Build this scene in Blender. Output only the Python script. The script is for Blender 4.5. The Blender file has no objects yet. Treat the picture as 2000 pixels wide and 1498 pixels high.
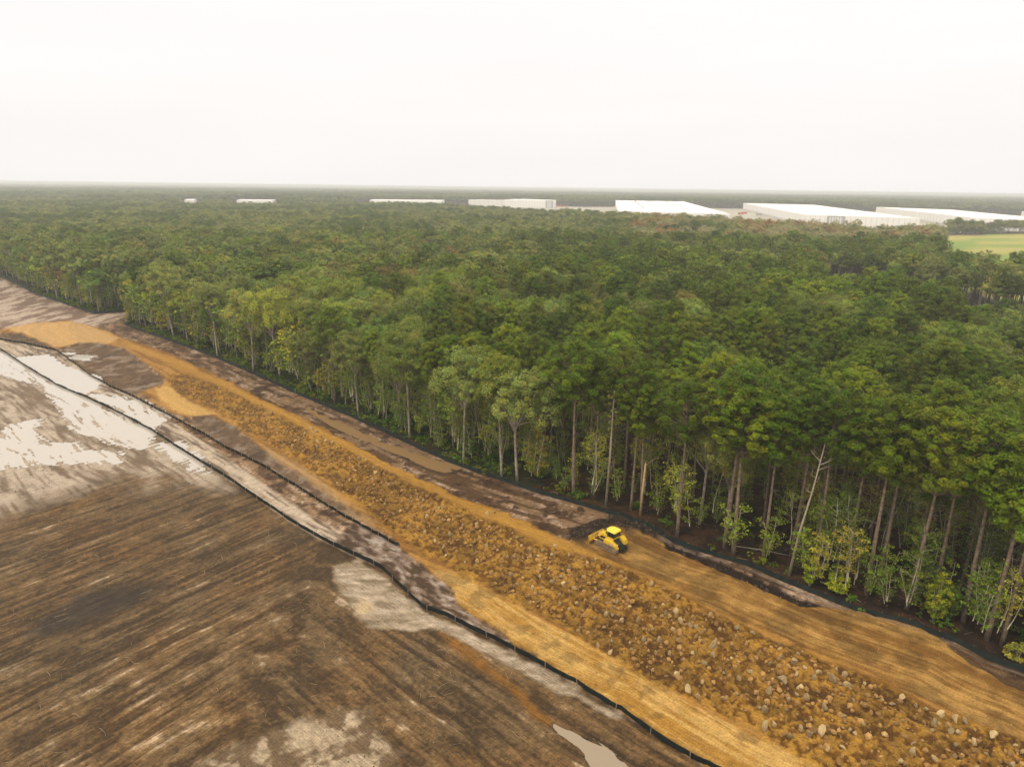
import bpy, math, random
import numpy as np
from math import sin, cos, radians, pi, sqrt, exp
from mathutils import Matrix, Vector

# ------------------------------------------------------------------ camera, sky, sun
S = bpy.context.scene
PITCH, ROLL, FPX, CAMH = radians(16.01), radians(0.716), 1333.0, 50.0
fw = np.array([0, cos(PITCH), -sin(PITCH)])
_r0 = np.array([1.0, 0, 0]); _u0 = np.array([0, sin(PITCH), cos(PITCH)])
RT = cos(ROLL) * _r0 + sin(ROLL) * _u0
UP = -sin(ROLL) * _r0 + cos(ROLL) * _u0
cd = bpy.data.cameras.new('camera'); cam = bpy.data.objects.new('camera', cd)
S.collection.objects.link(cam)
cam.matrix_world = Matrix(((RT[0], UP[0], -fw[0], 0), (RT[1], UP[1], -fw[1], 0), (RT[2], UP[2], -fw[2], CAMH), (0, 0, 0, 1)))
cd.sensor_width = 36; cd.lens = 36 * FPX / 2000
cd.clip_start = 0.5; cd.clip_end = 60000
S.camera = cam

SUN_EL, SUN_AZ = radians(62), radians(230)      # behind the cloud
wd = bpy.data.worlds.new('World'); S.world = wd; wd.use_nodes = True
nt = wd.node_tree; nt.nodes.clear()
wo = nt.nodes.new('ShaderNodeOutputWorld')
sky = nt.nodes.new('ShaderNodeTexSky'); sky.sky_type = 'NISHITA'; sky.sun_disc = False
sky.sun_elevation = SUN_EL; sky.sun_rotation = SUN_AZ; sky.air_density = 1.0; sky.dust_density = 6.0
b1 = nt.nodes.new('ShaderNodeBackground'); b1.inputs[1].default_value = 0.12
nt.links.new(sky.outputs[0], b1.inputs[0])
tc = nt.nodes.new('ShaderNodeTexCoord'); sep = nt.nodes.new('ShaderNodeSeparateXYZ')
nt.links.new(tc.outputs['Generated'], sep.inputs[0])
rp = nt.nodes.new('ShaderNodeValToRGB')          # an overcast veil, brighter overhead
rp.color_ramp.elements[0].position = 0.0; rp.color_ramp.elements[0].color = (1.0, 0.965, 0.94, 1)
rp.color_ramp.elements[1].position = 1.0; rp.color_ramp.elements[1].color = (2.0, 1.86, 1.58, 1)
e = rp.color_ramp.elements.new(0.22); e.color = (1.05, 1.02, 1.0, 1)
nt.links.new(sep.outputs[2], rp.inputs[0])
mp = nt.nodes.new('ShaderNodeMapping'); mp.inputs['Scale'].default_value = (2.0, 2.0, 14.0)
nz = nt.nodes.new('ShaderNodeTexNoise'); nz.inputs['Scale'].default_value = 1.3; nz.inputs['Detail'].default_value = 5
nt.links.new(tc.outputs['Generated'], mp.inputs[0]); nt.links.new(mp.outputs[0], nz.inputs[0])
mr = nt.nodes.new('ShaderNodeMapRange'); mr.inputs[3].default_value = 0.95; mr.inputs[4].default_value = 1.03
nt.links.new(nz.outputs[0], mr.inputs[0])
vm = nt.nodes.new('ShaderNodeVectorMath'); vm.operation = 'SCALE'
nt.links.new(rp.outputs[0], vm.inputs[0]); nt.links.new(mr.outputs[0], vm.inputs['Scale'])
b2 = nt.nodes.new('ShaderNodeBackground'); b2.inputs[1].default_value = 1.04
nt.links.new(vm.outputs[0], b2.inputs[0])
mx = nt.nodes.new('ShaderNodeMixShader'); mx.inputs[0].default_value = 0.93
nt.links.new(b1.outputs[0], mx.inputs[1]); nt.links.new(b2.outputs[0], mx.inputs[2]); nt.links.new(mx.outputs[0], wo.inputs[0])

sd = bpy.data.lights.new('sun', 'SUN'); sd.energy = 1.5; sd.angle = radians(12); sd.color = (1.0, 0.90, 0.74)
so = bpy.data.objects.new('sun', sd); S.collection.objects.link(so)
_sv = Vector((sin(SUN_AZ) * cos(SUN_EL), cos(SUN_AZ) * cos(SUN_EL), sin(SUN_EL)))
so.rotation_euler = _sv.to_track_quat('Z', 'Y').to_euler()
S.view_settings.view_transform = 'Standard'; S.view_settings.look = 'None'
S.view_settings.exposure = 0.0; S.view_settings.gamma = 1.0
cy = S.cycles
cy.max_bounces = 5; cy.diffuse_bounces = 3; cy.glossy_bounces = 2; cy.transmission_bounces = 3
cy.volume_bounces = 0; cy.transparent_max_bounces = 6; cy.use_denoising = True
cy.volume_step_rate = 1.0

# ------------------------------------------------------------------ helpers
rng = np.random.default_rng(7); random.seed(7)
COL = S.collection

def G(px, py, z=0.0):
    d = fw + RT * (px - 1000) / FPX + UP * (749 - py) / FPX
    t = (z - CAMH) / d[2]
    return np.array([d[0] * t, d[1] * t, z])

def GP(pts, z=0.0):
    return np.array([G(a, b, z)[:2] for a, b in pts])

def PROJ(x, y, z):
    x = np.asarray(x, float); y = np.asarray(y, float); z = np.asarray(z, float) - CAMH
    w = np.maximum(x * fw[0] + y * fw[1] + z * fw[2], 0.1)
    return 1000 + FPX * (x * RT[0] + y * RT[1] + z * RT[2]) / w, 749 - FPX * (x * UP[0] + y * UP[1] + z * UP[2]) / w, w

_tab = rng.random((256, 256)).astype(np.float32)
def vn(x, y, s=0):
    x = x + s * 17.31; y = y + s * 9.77
    xi = np.floor(x).astype(np.int64); yi = np.floor(y).astype(np.int64)
    fx = (x - xi).astype(np.float32); fy = (y - yi).astype(np.float32)
    fx = fx * fx * (3 - 2 * fx); fy = fy * fy * (3 - 2 * fy)
    a = xi & 255; b = (xi + 1) & 255; c = yi & 255; d = (yi + 1) & 255
    return (_tab[a, c] * (1 - fx) + _tab[b, c] * fx) * (1 - fy) + (_tab[a, d] * (1 - fx) + _tab[b, d] * fx) * fy
def fbm(x, y, o=4, s=0, g=0.5):
    t = 0; a = 1; n = 0
    for k in range(o):
        t = t + a * vn(x * 2.03 ** k, y * 2.03 ** k, s + k * 3); n += a; a *= g
    return t / n
def ss(a, b, x):
    t = np.clip((x - a) / (b - a), 0, 1); return t * t * (3 - 2 * t)

def seg_dist(X, Y, P, Q):
    d = Q - P; L = max(float(d @ d), 1e-9)
    t = np.clip(((X - P[0]) * d[0] + (Y - P[1]) * d[1]) / L, 0, 1)
    return (X - P[0] - t * d[0]) ** 2 + (Y - P[1] - t * d[1]) ** 2
def poly_dist(X, Y, poly, pad=12.0):
    """signed distance to a closed outline, positive inside; -pad far away"""
    out = np.full(X.shape, -pad, np.float32)
    m = (X > poly[:, 0].min() - pad) & (X < poly[:, 0].max() + pad) & (Y > poly[:, 1].min() - pad) & (Y < poly[:, 1].max() + pad)
    x = X[m]; y = Y[m]
    if x.size == 0: return out
    d = np.full(x.shape, 1e12); ins = np.zeros(x.shape, bool)
    n = len(poly)
    for i in range(n):
        P = poly[i]; Q = poly[(i + 1) % n]
        d = np.minimum(d, seg_dist(x, y, P, Q))
        if abs(Q[1] - P[1]) > 1e-9:
            c = (P[1] > y) != (Q[1] > y)
            ins ^= c & (x < (Q[0] - P[0]) * (y - P[1]) / (Q[1] - P[1]) + P[0])
    d = np.sqrt(d); out[m] = np.maximum(np.where(ins, d, -d), -pad)
    return out
def line_side(X, Y, pl):
    """distance to an open polyline, signed by side (positive on its left)"""
    d = np.full(X.shape, 1e18); sg = np.ones(X.shape); al = np.zeros(X.shape); L0 = 0
    for i in range(len(pl) - 1):
        P, Q = pl[i], pl[i + 1]; v = Q - P; L = float(np.hypot(*v))
        k = seg_dist(X, Y, P, Q)
        s = np.sign(v[0] * (Y - P[1]) - v[1] * (X - P[0]))
        m = k < d
        t = ((X - P[0]) * v[0] + (Y - P[1]) * v[1]) / L
        d = np.where(m, k, d); sg = np.where(m, s, sg); al = np.where(m, L0 + t, al); L0 += L
    return np.sqrt(d) * sg, al

def mat(name, base=(0.5, 0.5, 0.5), rough=0.8, spec=0.3, metal=0.0, noise=0.0, nscale=3.0, bump=0.0, col2=None, coord='Object'):
    m = bpy.data.materials.new(name); m.use_nodes = True
    t = m.node_tree; b = t.nodes['Principled BSDF']
    b.inputs['Base Color'].default_value = (*base, 1); b.inputs['Roughness'].default_value = rough
    b.inputs['Specular IOR Level'].default_value = spec; b.inputs['Metallic'].default_value = metal
    if noise or col2:
        c = t.nodes.new('ShaderNodeTexCoord'); n = t.nodes.new('ShaderNodeTexNoise')
        n.inputs['Scale'].default_value = nscale; n.inputs['Detail'].default_value = 6
        t.links.new(c.outputs[coord], n.inputs['Vector'])
        r = t.nodes.new('ShaderNodeValToRGB'); r.color_ramp.elements[0].position = 0.3; r.color_ramp.elements[1].position = 0.7
        c2 = col2 if col2 else tuple(min(1, v * (1 + noise)) for v in base)
        c1 = base if col2 else tuple(v * (1 - noise) for v in base)
        r.color_ramp.elements[0].color = (*c1, 1); r.color_ramp.elements[1].color = (*c2, 1)
        t.links.new(n.outputs[0], r.inputs[0]); t.links.new(r.outputs[0], b.inputs['Base Color'])
        if bump:
            bp = t.nodes.new('ShaderNodeBump'); bp.inputs['Strength'].default_value = bump; bp.inputs['Distance'].default_value = 0.05
            t.links.new(n.outputs[0], bp.inputs['Height']); t.links.new(bp.outputs[0], b.inputs['Normal'])
    return m

def np_mesh(name, V, F, mats=(), fm=None, smooth=False, attrs=None):
    """mesh from an (n,3) array and an (m,k) array of faces"""
    me = bpy.data.meshes.new(name); V = np.asarray(V, np.float32); F = np.asarray(F, np.int32)
    me.vertices.add(len(V)); me.vertices.foreach_set('co', V.ravel())
    k = F.shape[1]; me.loops.add(F.size); me.loops.foreach_set('vertex_index', F.ravel())
    me.polygons.add(len(F)); me.polygons.foreach_set('loop_start', np.arange(0, F.size, k, dtype=np.int32))
    me.polygons.foreach_set('loop_total', np.full(len(F), k, np.int32))
    for m in mats: me.materials.append(m)
    if fm is not None: me.polygons.foreach_set('material_index', np.asarray(fm, np.int32))
    me.polygons.foreach_set('use_smooth', np.full(len(F), smooth))
    if attrs:
        for an, (ty, data) in attrs.items():
            a = me.attributes.new(an, ty, 'POINT')
            a.data.foreach_set({'FLOAT': 'value', 'FLOAT_COLOR': 'color', 'FLOAT_VECTOR': 'vector'}[ty], np.asarray(data, np.float32).ravel())
    me.update(calc_edges=True)
    return me

def ob(name, me, parent=None, loc=None):
    o = bpy.data.objects.new(name, me); COL.objects.link(o)
    if parent is not None: o.parent = parent
    if loc is not None: o.location = loc
    return o
def tag(o, label=None, cat=None, group=None, kind=None):
    if label: o['label'] = label
    if cat: o['category'] = cat
    if group: o['group'] = group
    if kind: o['kind'] = kind
    return o

class MB:
    """collects simple solids into one mesh"""
    def __init__(s): s.v = []; s.f = []
    def add(s, vs, fs):
        n = len(s.v); s.v += [tuple(map(float, v)) for v in vs]; s.f += [tuple(n + i for i in f) for f in fs]; return s
    def prism(s, pts, y0, y1):                      # outline in x,z pushed along y
        n = len(pts)
        vs = [(p[0], y0, p[1]) for p in pts] + [(p[0], y1, p[1]) for p in pts]
        fs = [tuple(range(n))[::-1], tuple(range(n, 2 * n))] + [(i, (i + 1) % n, n + (i + 1) % n, n + i) for i in range(n)]
        return s.add(vs, fs)
    def plan(s, pts, z0, z1, top=None):             # outline in x,y raised along z
        n = len(pts); top = top or pts
        vs = [(p[0], p[1], z0) for p in pts] + [(p[0], p[1], z1) for p in top]
        fs = [tuple(range(n))[::-1], tuple(range(n, 2 * n))] + [(i, (i + 1) % n, n + (i + 1) % n, n + i) for i in range(n)]
        return s.add(vs, fs)
    def box(s, x0, x1, y0, y1, z0, z1): return s.plan([(x0, y0), (x1, y0), (x1, y1), (x0, y1)], z0, z1)
    def tube(s, pts, rad, k=6, cap=True):
        pts = [np.array(p, float) for p in pts]; rad = rad if hasattr(rad, '__len__') else [rad] * len(pts)
        n0 = len(s.v); ring = []
        for i, p in enumerate(pts):
            d = pts[min(i + 1, len(pts) - 1)] - pts[max(i - 1, 0)]; d = d / (np.linalg.norm(d) + 1e-9)
            a = np.cross(d, [0.31, 0.95, 0.05] if abs(d[1]) < 0.9 else [1, 0, 0]); a /= np.linalg.norm(a); b = np.cross(d, a)
            for j in range(k):
                t = 2 * pi * j / k; ring.append(tuple(p + rad[i] * (cos(t) * a + sin(t) * b)))
        s.v += ring
        for i in range(len(pts) - 1):
            for j in range(k):
                s.f.append((n0 + i * k + j, n0 + i * k + (j + 1) % k, n0 + (i + 1) * k + (j + 1) % k, n0 + (i + 1) * k + j))
        if cap:
            s.f.append(tuple(n0 + j for j in range(k))[::-1]); s.f.append(tuple(n0 + (len(pts) - 1) * k + j for j in range(k)))
        return s
    def mesh(s, name, m, smooth=False, bevel=0):
        me = bpy.data.meshes.new(name); me.from_pydata(s.v, [], s.f); me.materials.append(m)
        if smooth:
            for p in me.polygons: p.use_smooth = True
        me.update(); return me
    def build(s, name, m, parent=None, smooth=False, bevel=0.0):
        o = ob(name, s.mesh(name, m, smooth), parent)
        if bevel:
            b = o.modifiers.new('bevel', 'BEVEL'); b.width = bevel; b.segments = 2; b.limit_method = 'ANGLE'
        return o

def nth(k):
    w = ['first', 'second', 'third', 'fourth', 'fifth', 'sixth', 'seventh', 'eighth', 'ninth', 'tenth', 'eleventh', 'twelfth', 'thirteenth', 'fourteenth',
         'fifteenth', 'sixteenth', 'seventeenth', 'eighteenth', 'nineteenth', 'twentieth']
    if k < 20: return w[k]
    t = ['', '', 'twenty', 'thirty', 'forty', 'fifty', 'sixty', 'seventy', 'eighty', 'ninety'][(k + 1) // 10]
    return t + '-' + w[(k + 1) % 10 - 1] if (k + 1) % 10 else {20: 'twentieth', 30: 'thirtieth', 40: 'fortieth', 50: 'fiftieth', 60: 'sixtieth'}.get(k + 1, 'last')

# ------------------------------------------------------------------ outlines of the place (photo pixels laid on the ground)
FA1 = GP([(-60, 520), (0, 541), (30, 553), (60, 570), (110, 588), (150, 602), (185, 613), (215, 611), (250, 608)])
FA2 = GP([(283, 628), (243, 633), (262, 642), (350, 672), (430, 702), (500, 733), (560, 760), (640, 795), (700, 820), (800, 868), (880, 903), (940, 925), (1000, 945),
          (1060, 965), (1130, 984), (1180, 1000), (1250, 1028), (1320, 1060), (1380, 1082), (1460, 1105), (1540, 1140), (1640, 1180), (1760, 1218), (1860, 1250), (1925, 1285), (2000, 1312), (2120, 1365)])
FB = GP([(-40, 661), (0, 664), (50, 672), (110, 685), (180, 736), (220, 758), (260, 775), (330, 812), (400, 850), (440, 876), (520, 915), (640, 990), (700, 1025), (745, 1050), (780, 1070)])
FC = GP([(-40, 665), (0, 683), (60, 722), (110, 752), (180, 782), (240, 810), (290, 838), (360, 882), (430, 926), (500, 973), (560, 1015), (620, 1050), (690, 1085), (745, 1112), (778, 1142), (812, 1175),
         (830, 1190), (870, 1203), (905, 1222), (960, 1248), (1040, 1290), (1120, 1335), (1200, 1385), (1240, 1410), (1290, 1446), (1370, 1492), (1450, 1535)])
FAall = np.vstack([FA1, FA2[1:]])

road = GP([(-30, 650), (10, 643), (60, 632), (130, 627), (190, 640), (260, 668), (330, 690), (420, 732), (520, 783), (600, 822), (680, 862), (760, 905), (830, 938), (900, 972), (960, 990), (1010, 1012),
           (1070, 1040), (1115, 1062), (1150, 1048), (1200, 1030), (1250, 1040), (1300, 1068), (1370, 1098), (1440, 1128), (1500, 1158), (1560, 1182), (1640, 1193), (1720, 1208), (1800, 1228), (1860, 1268),
           (1895, 1294), (1962, 1333), (2010, 1354), (2080, 1385), (2120, 1500), (1500, 1560), (1380, 1500), (1290, 1438), (1230, 1392), (1120, 1322), (1040, 1278), (960, 1225), (900, 1185), (880, 1150), (855, 1122), (800, 1085),
           (760, 1045), (690, 1000), (640, 968), (560, 915), (500, 880), (450, 850), (423, 815), (378, 818), (335, 805), (300, 788), (276, 766), (318, 752), (322, 740), (297, 724), (266, 699), (241, 682),
           (200, 672), (150, 673), (112, 682), (80, 668), (40, 652)])
pad = GP([(10, 642), (50, 634), (140, 629), (185, 640), (235, 662), (210, 674), (150, 672), (115, 680), (80, 668), (60, 656), (30, 649)])
pad2 = GP([(306, 762), (329, 754), (340, 762), (353, 778), (388, 793), (425, 811), (378, 816), (345, 805), (312, 782)])
sandstrip = GP([(488, 872), (530, 880), (570, 900), (615, 930), (691, 992), (727, 1024), (700, 1015), (640, 975), (560, 920)])
low = GP([(855, 1120), (905, 1125), (1000, 1186), (1080, 1225), (1150, 1262), (1230, 1310), (1330, 1368), (1420, 1415), (1500, 1450), (1600, 1500), (1650, 1560), (1480, 1560), (1380, 1500), (1290, 1438), (1230, 1392), (1120, 1322), (1040, 1278), (960, 1225), (900, 1185), (880, 1150)])
ribbon = GP([(235, 664), (315, 692), (413, 735), (518, 786), (612, 832), (700, 875), (770, 912), (830, 940), (900, 975), (960, 995), (1010, 1015), (1110, 1065), (1150, 1075), (1250, 1130), (1150, 1090), (1080, 1075), (1000, 1035), (900, 993), (830, 958), (770, 928), (700, 892), (612, 850), (518, 803), (413, 750), (315, 706), (245, 675)])
tracks = GP([(1110, 1062), (1150, 1048), (1200, 1030), (1250, 1040), (1300, 1068), (1370, 1098), (1440, 1128), (1500, 1158), (1560, 1182), (1640, 1193), (1720, 1208), (1800, 1228), (1860, 1268),
             (1895, 1294), (1962, 1333), (2010, 1354), (2080, 1385), (2080, 1480), (2000, 1448), (1900, 1412), (1800, 1370), (1700, 1320), (1600, 1280), (1500, 1240), (1400, 1198), (1320, 1150), (1240, 1115), (1160, 1085)])
rocky = GP([(322, 745), (345, 730), (420, 752), (500, 790), (612, 850), (700, 892), (770, 928), (830, 958), (900, 993), (1000, 1035), (1080, 1075), (1160, 1095), (1240, 1122), (1320, 1160), (1400, 1205), (1500, 1246), (1600, 1288),
            (1700, 1328), (1800, 1378), (1900, 1420), (2000, 1458), (2060, 1480), (2100, 1560), (1650, 1560), (1560, 1480), (1480, 1435), (1420, 1410), (1330, 1365), (1230, 1305), (1150, 1258), (1080, 1218), (1000, 1180),
            (905, 1122), (850, 1098), (790, 1056), (740, 1016), (691, 986), (650, 954), (615, 928), (540, 880), (480, 848), (428, 808), (390, 790), (350, 768)])
mud1 = GP([(126, 682), (154, 671), (196, 671), (241, 682), (266, 699), (297, 724), (320, 741), (315, 752), (276, 766), (262, 772), (210, 745), (168, 712), (140, 700)])
mud2 = GP([(371, 815), (413, 813), (451, 832), (483, 853), (511, 876), (560, 915), (640, 968), (700, 1010), (640, 985), (520, 910), (440, 872), (400, 848)])
stripBC = np.vstack([FB, FC[11:15][::-1] * 0 + GP([(745, 1112), (690, 1085), (620, 1050), (560, 1015)]), FC[:10][::-1]])
paleA = GP([(655, 1108), (700, 1095), (745, 1118), (800, 1170), (830, 1195), (870, 1210), (915, 1232), (960, 1256), (1050, 1300), (1120, 1345), (1210, 1400), (1190, 1398), (1050, 1325), (985, 1290), (930, 1268), (870, 1235), (850, 1228), (800, 1232), (740, 1228), (700, 1212), (672, 1175), (650, 1140)])
orangeA = GP([(860, 1236), (917, 1262), (960, 1300), (1005, 1335), (1030, 1370), (1070, 1410), (1050, 1400), (990, 1345), (930, 1300), (890, 1270)])
paleB = GP([(380, 1510), (437, 1464), (490, 1443), (560, 1422), (630, 1394), (665, 1374), (700, 1382), (752, 1446), (790, 1468), (770, 1520)])
sandL = GP([(-60, 640), (0, 672), (60, 715), (180, 780), (290, 835), (430, 925), (445, 955), (380, 950), (330, 930), (290, 950), (240, 930), (150, 960), (60, 990), (-60, 1030)])
stain = GP([(60, 1225), (125, 1182), (150, 1160), (230, 1148), (320, 1138), (270, 1180), (200, 1205), (150, 1228), (85, 1242)])
mudpile = GP([(1108, 1058), (1115, 1035), (1150, 1020), (1200, 1010), (1262, 1022), (1300, 1055), (1240, 1042), (1195, 1036), (1165, 1048), (1135, 1064)])
scarp = GP([(1290, 1050), (1370, 1078), (1440, 1108), (1510, 1138), (1560, 1162), (1632, 1186), (1640, 1196), (1560, 1186), (1500, 1164), (1440, 1136), (1370, 1108), (1300, 1078)])
scarp2 = GP([(1855, 1264), (1895, 1288), (1962, 1327), (2080, 1376), (2080, 1388), (1962, 1337), (1893, 1297)])
upleft = GP([(-60, 520), (0, 543), (60, 572), (185, 615), (250, 611), (243, 633), (262, 645), (300, 668), (230, 655), (130, 627), (60, 632), (10, 640), (-60, 648)])
pools = {
 'puddle_pale_upper': ([(31, 700), (87, 694), (101, 703), (119, 717), (191, 738), (182, 757), (157, 770), (105, 743), (52, 715)], 0.9),
 'puddle_main': ([(-10, 681), (35, 713), (105, 752), (175, 785), (245, 813), (280, 834), (290, 852), (276, 873), (227, 864), (196, 850), (154, 838), (115, 778), (70, 747), (-10, 729)], 0.55),
 'puddle_strip': ([(182, 771), (227, 775), (266, 783), (320, 815), (300, 831), (245, 806), (196, 783)], 0.35),
 'puddle_lower': ([(-10, 862), (21, 832), (70, 822), (50, 850), (87, 868), (140, 868), (150, 884), (227, 884), (224, 901), (140, 901), (70, 906), (21, 912), (-10, 912)], 0.45),
 'puddle_small': ([(128, 690), (175, 697), (178, 703), (140, 701)], 0.3),
 'puddle_bits': ([(315, 868), (345, 866), (400, 905), (395, 920), (350, 895)], 0.15),
 'ditch_water': ([(600, 797), (645, 820), (705, 847), (775, 875), (830, 896), (862, 903), (900, 907), (905, 913), (868, 921), (842, 914), (790, 891), (720, 863), (650, 832), (605, 804)], 0.6),
 'ditch_water_end': ([(1085, 1418), (1125, 1432), (1165, 1452), (1215, 1490), (1240, 1520), (1170, 1520), (1140, 1470), (1105, 1440)], 0.5),
}
field = np.vstack([GP([(1852, 462), (1870, 459), (2160, 456)]), GP([(2200, 520), (1960, 515), (1905, 503), (1860, 492), (1840, 476)], 18.0)])
clear_near = GP([(880, 397), (915, 398), (980, 402), (1080, 408), (1110, 409), (1150, 412), (1200, 414), (1300, 419), (1400, 424), (1450, 428), (1520, 432), (1600, 436), (1700, 441), (1770, 441), (1835, 436)], 21.0)
clear_near = np.vstack([clear_near, GP([(1850, 428), (1900, 427), (2000, 426), (2150, 427)], 18.0)])
clear_far = GP([(2300, 426), (2000, 421), (1860, 418), (1700, 413.5), (1440, 408), (1200, 403.5), (1140, 405), (1080, 402.5), (900, 402)])
clearing = np.vstack([clear_near, clear_far])
clear2 = GP([(700, 391.5), (800, 393.5), (900, 396), (900, 401), (800, 400), (700, 399)], 0) * 1.0
clear2 = np.vstack([GP([(690, 392.5), (800, 393.2), (900, 395)], 21.0), GP([(900, 401), (800, 400.2), (690, 399.5)])])
clear3 = np.vstack([GP([(450, 393.2), (545, 393.8)], 21.0), GP([(545, 401), (450, 400)])])
clear4 = np.vstack([GP([(355, 392.5), (395, 392.8)], 21.0), GP([(395, 400.5), (355, 400)])])
gap1 = np.vstack([GP([(1600, 556), (1700, 575), (1800, 600), (1900, 628), (2000, 655), (2120, 685)]), GP([(2120, 690), (2000, 640), (1900, 612), (1800, 590), (1700, 575), (1600, 560)], 14.0)])     # a break in the canopy
gap2 = GP([(1850, 800), (2100, 880), (2150, 800), (1990, 770), (1900, 765)])
lot = GP([(1900, 840), (2150, 900), (2200, 815), (2000, 790)])

# ------------------------------------------------------------------ ground: one sheet, finer where it is near
NC = 1120
t_ = np.linspace(-1.0, 1.0, NC)
q = np.linspace(1 / 44.0, 1 / 470.0, 800)
rows = np.concatenate([np.linspace(8, 43.5, 16), 1 / q, np.geomspace(480, 32000, 70)])
NR = len(rows)
Y = np.repeat(rows[:, None], NC, 1); X = t_[None, :] * (0.87 * Y + 24)
cx = X + 0.0; cyy = Y + 0.0
# wobble of the borders
w1 = fbm(X / 4.0, Y / 4.0, 4, 1) - 0.5; w2 = fbm(X / 1.3, Y / 1.3, 3, 5) - 0.5
near = (Y < 470)
def zone(poly, amp=2.2, soft=0.35, amp2=0.9):
    d = poly_dist(X, Y, poly) + amp * w1 + amp2 * w2
    return ss(-soft, soft, d)
dA, uA = line_side(X, Y, FAall)        # positive: the forest side
dC, uC = line_side(X, Y, FC)
dA2, _ = line_side(X, Y, np.vstack([FA1, FA2[1:]]))
sgn = 1.0 if line_side(np.array([60.0]), np.array([120.0]), FAall)[0][0] > 0 else -1.0
dA = dA * sgn
sgc = 1.0 if line_side(np.array([20.0]), np.array([120.0]), FC)[0][0] > 0 else -1.0
dC = dC * sgc; 
Hh = np.zeros_like(X)

def c3(a): return np.array(a, np.float32)[None, None, :]
def lay(C, col, m): return C * (1 - m[..., None]) + col * m[..., None]
# streaks of the graded field
d1 = (G(150, 1130) - G(0, 1190))[:2]; d1 /= np.hypot(*d1)
d2 = (G(1050, 1498) - G(700, 1254))[:2]; d2 /= np.hypot(*d2)
n1 = np.array([d1[1], -d1[0]]); n2 = np.array([d2[1], -d2[0]])
if n1[1] > 0: n1 = -n1
if n2[1] > 0: n2 = -n2
p0 = G(590, 1170)[:2]
V1 = (X - p0[0]) * n1[0] + (Y - p0[1]) * n1[1]; V2 = (X - p0[0]) * n2[0] + (Y - p0[1]) * n2[1]
kk = 2.2
wb = 1 / (1 + np.exp(np.clip((V1 - V2 + 9 * (fbm(X / 7, Y / 7, 3, 13) - 0.5)) / kk, -30, 30)))          # 1 where the first family rules
Vf = wb * V1 + (1 - wb) * V2 - kk * 0.3
U1 = X * d1[0] + Y * d1[1]; U2 = X * d2[0] + Y * d2[1]
bend = (fbm(X / 18, Y / 18, 3, 11) - 0.5) * 2.2
Vf = Vf + bend
def streak(a, b, s, o=4):
    return wb * fbm(U1 / a, (V1 + bend) / b, o, s) + (1 - wb) * fbm(U2 / a, (V2 + 0.7 * bend) / b, o, s + 40)
s1 = streak(7, 0.55, 2); s2 = streak(3.5, 0.28, 3, 3); s3 = streak(26, 2.6, 4, 3)
fine = fbm(X / 0.35, Y / 0.35, 3, 21); fine2 = fbm(X / 0.9, Y / 0.9, 3, 22); big = fbm(X / 16, Y / 16, 4, 23)
dk = c3((0.115, 0.074, 0.038)); md = c3((0.215, 0.145, 0.080)); lt = c3((0.345, 0.255, 0.160)); pale = c3((0.56, 0.45, 0.35)); white = c3((0.68, 0.58, 0.48))
C = np.zeros(X.shape + (3,), np.float32) + dk
iso = fbm(X / 2.4, Y / 2.4, 5, 15); st = 0.38 * s1 + 0.20 * s2 + 0.16 * s3 + 0.26 * iso
xz = 4 * wb * (1 - wb); st = st * (1 - 0.6 * xz) + 0.6 * xz * (iso - 0.03); st = 0.5 + (st - 0.5) * 1.15
C = lay(C, md, ss(0.40, 0.56, st + 0.10 * (fine - 0.5)))
C = lay(C, lt, ss(0.56, 0.72, st + 0.22 * (fine2 - 0.5) + 0.14 * (big - 0.5)) * 0.68)
C = lay(C, pale, ss(0.67, 0.76, st + 0.2 * (fine2 - 0.5) + 0.12 * (big - 0.5)) * 0.8)
C = C * (0.62 + 0.76 * fine[..., None]) * (0.75 + 0.5 * fbm(X / 0.16, Y / 0.16, 2, 24)[..., None])
# warm and grey drifts
hue = fbm(X / 6, Y / 6, 3, 31)
C = C * (1 + 0.22 * (hue[..., None] - 0.5) * c3((1.0, 0.2, -0.9)))
H = 0.16 * (s1 - 0.5) + 0.10 * (s2 - 0.5) + 0.05 * (fine2 - 0.5)
tr = 0.5 + 0.5 * np.sin(np.where(wb > 0.5, V1, V2) * 2 * pi / 1.9 + 3 * (s3 - 0.5)) * (1 - xz); H = H + 0.05 * (tr - 0.5)
C = C * (0.94 + 0.12 * tr[..., None])
# upper left: pinkish grey dirt with pale drags
a = fbm(X / 2.6 + 0.02 * Y, Y / 9.0, 4, 51)
sandcol = c3((0.30, 0.215, 0.165)) * (1 - ss(0.42, 0.6, a)[..., None]) + c3((0.60, 0.50, 0.42)) * ss(0.42, 0.6, a)[..., None]
sandcol = sandcol * (0.8 + 0.4 * fine2[..., None])
C = lay(C, sandcol, zone(upleft, 5, 1.0))
# the sandy, wet left part and the strip between the two fences
dl = (G(283, 871) - G(200, 820))[:2]; dl /= np.hypot(*dl); nl = np.array([dl[1], -dl[0]])
Ul = X * dl[0] + Y * dl[1]; Vl = X * nl[0] + Y * nl[1]
fing = fbm(Ul / 5.0, (Vl + bend) / 0.55, 5, 61); fing2 = fbm(Ul / 16, (Vl + bend) / 3.0, 3, 66)
wet = ss(0.35, 0.62, 0.6 * fing + 0.4 * fing2)
sc = c3((0.27, 0.205, 0.15)) * (1 - wet[..., None]) + c3((0.60, 0.515, 0.43)) * wet[..., None]
sc = sc * (0.85 + 0.3 * fine2[..., None])
zl = ss(-5, 5, poly_dist(X, Y, sandL, 20) + 9 * (fbm(X / 9, Y / 9, 4, 71) - 0.5) + 3 * w2)
C = lay(C, sc, zl)
sl = fbm(uC / 5.0, dC / 0.42, 4, 81); sl2 = fbm(uC / 14.0, dC / 1.4, 3, 86)
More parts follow.
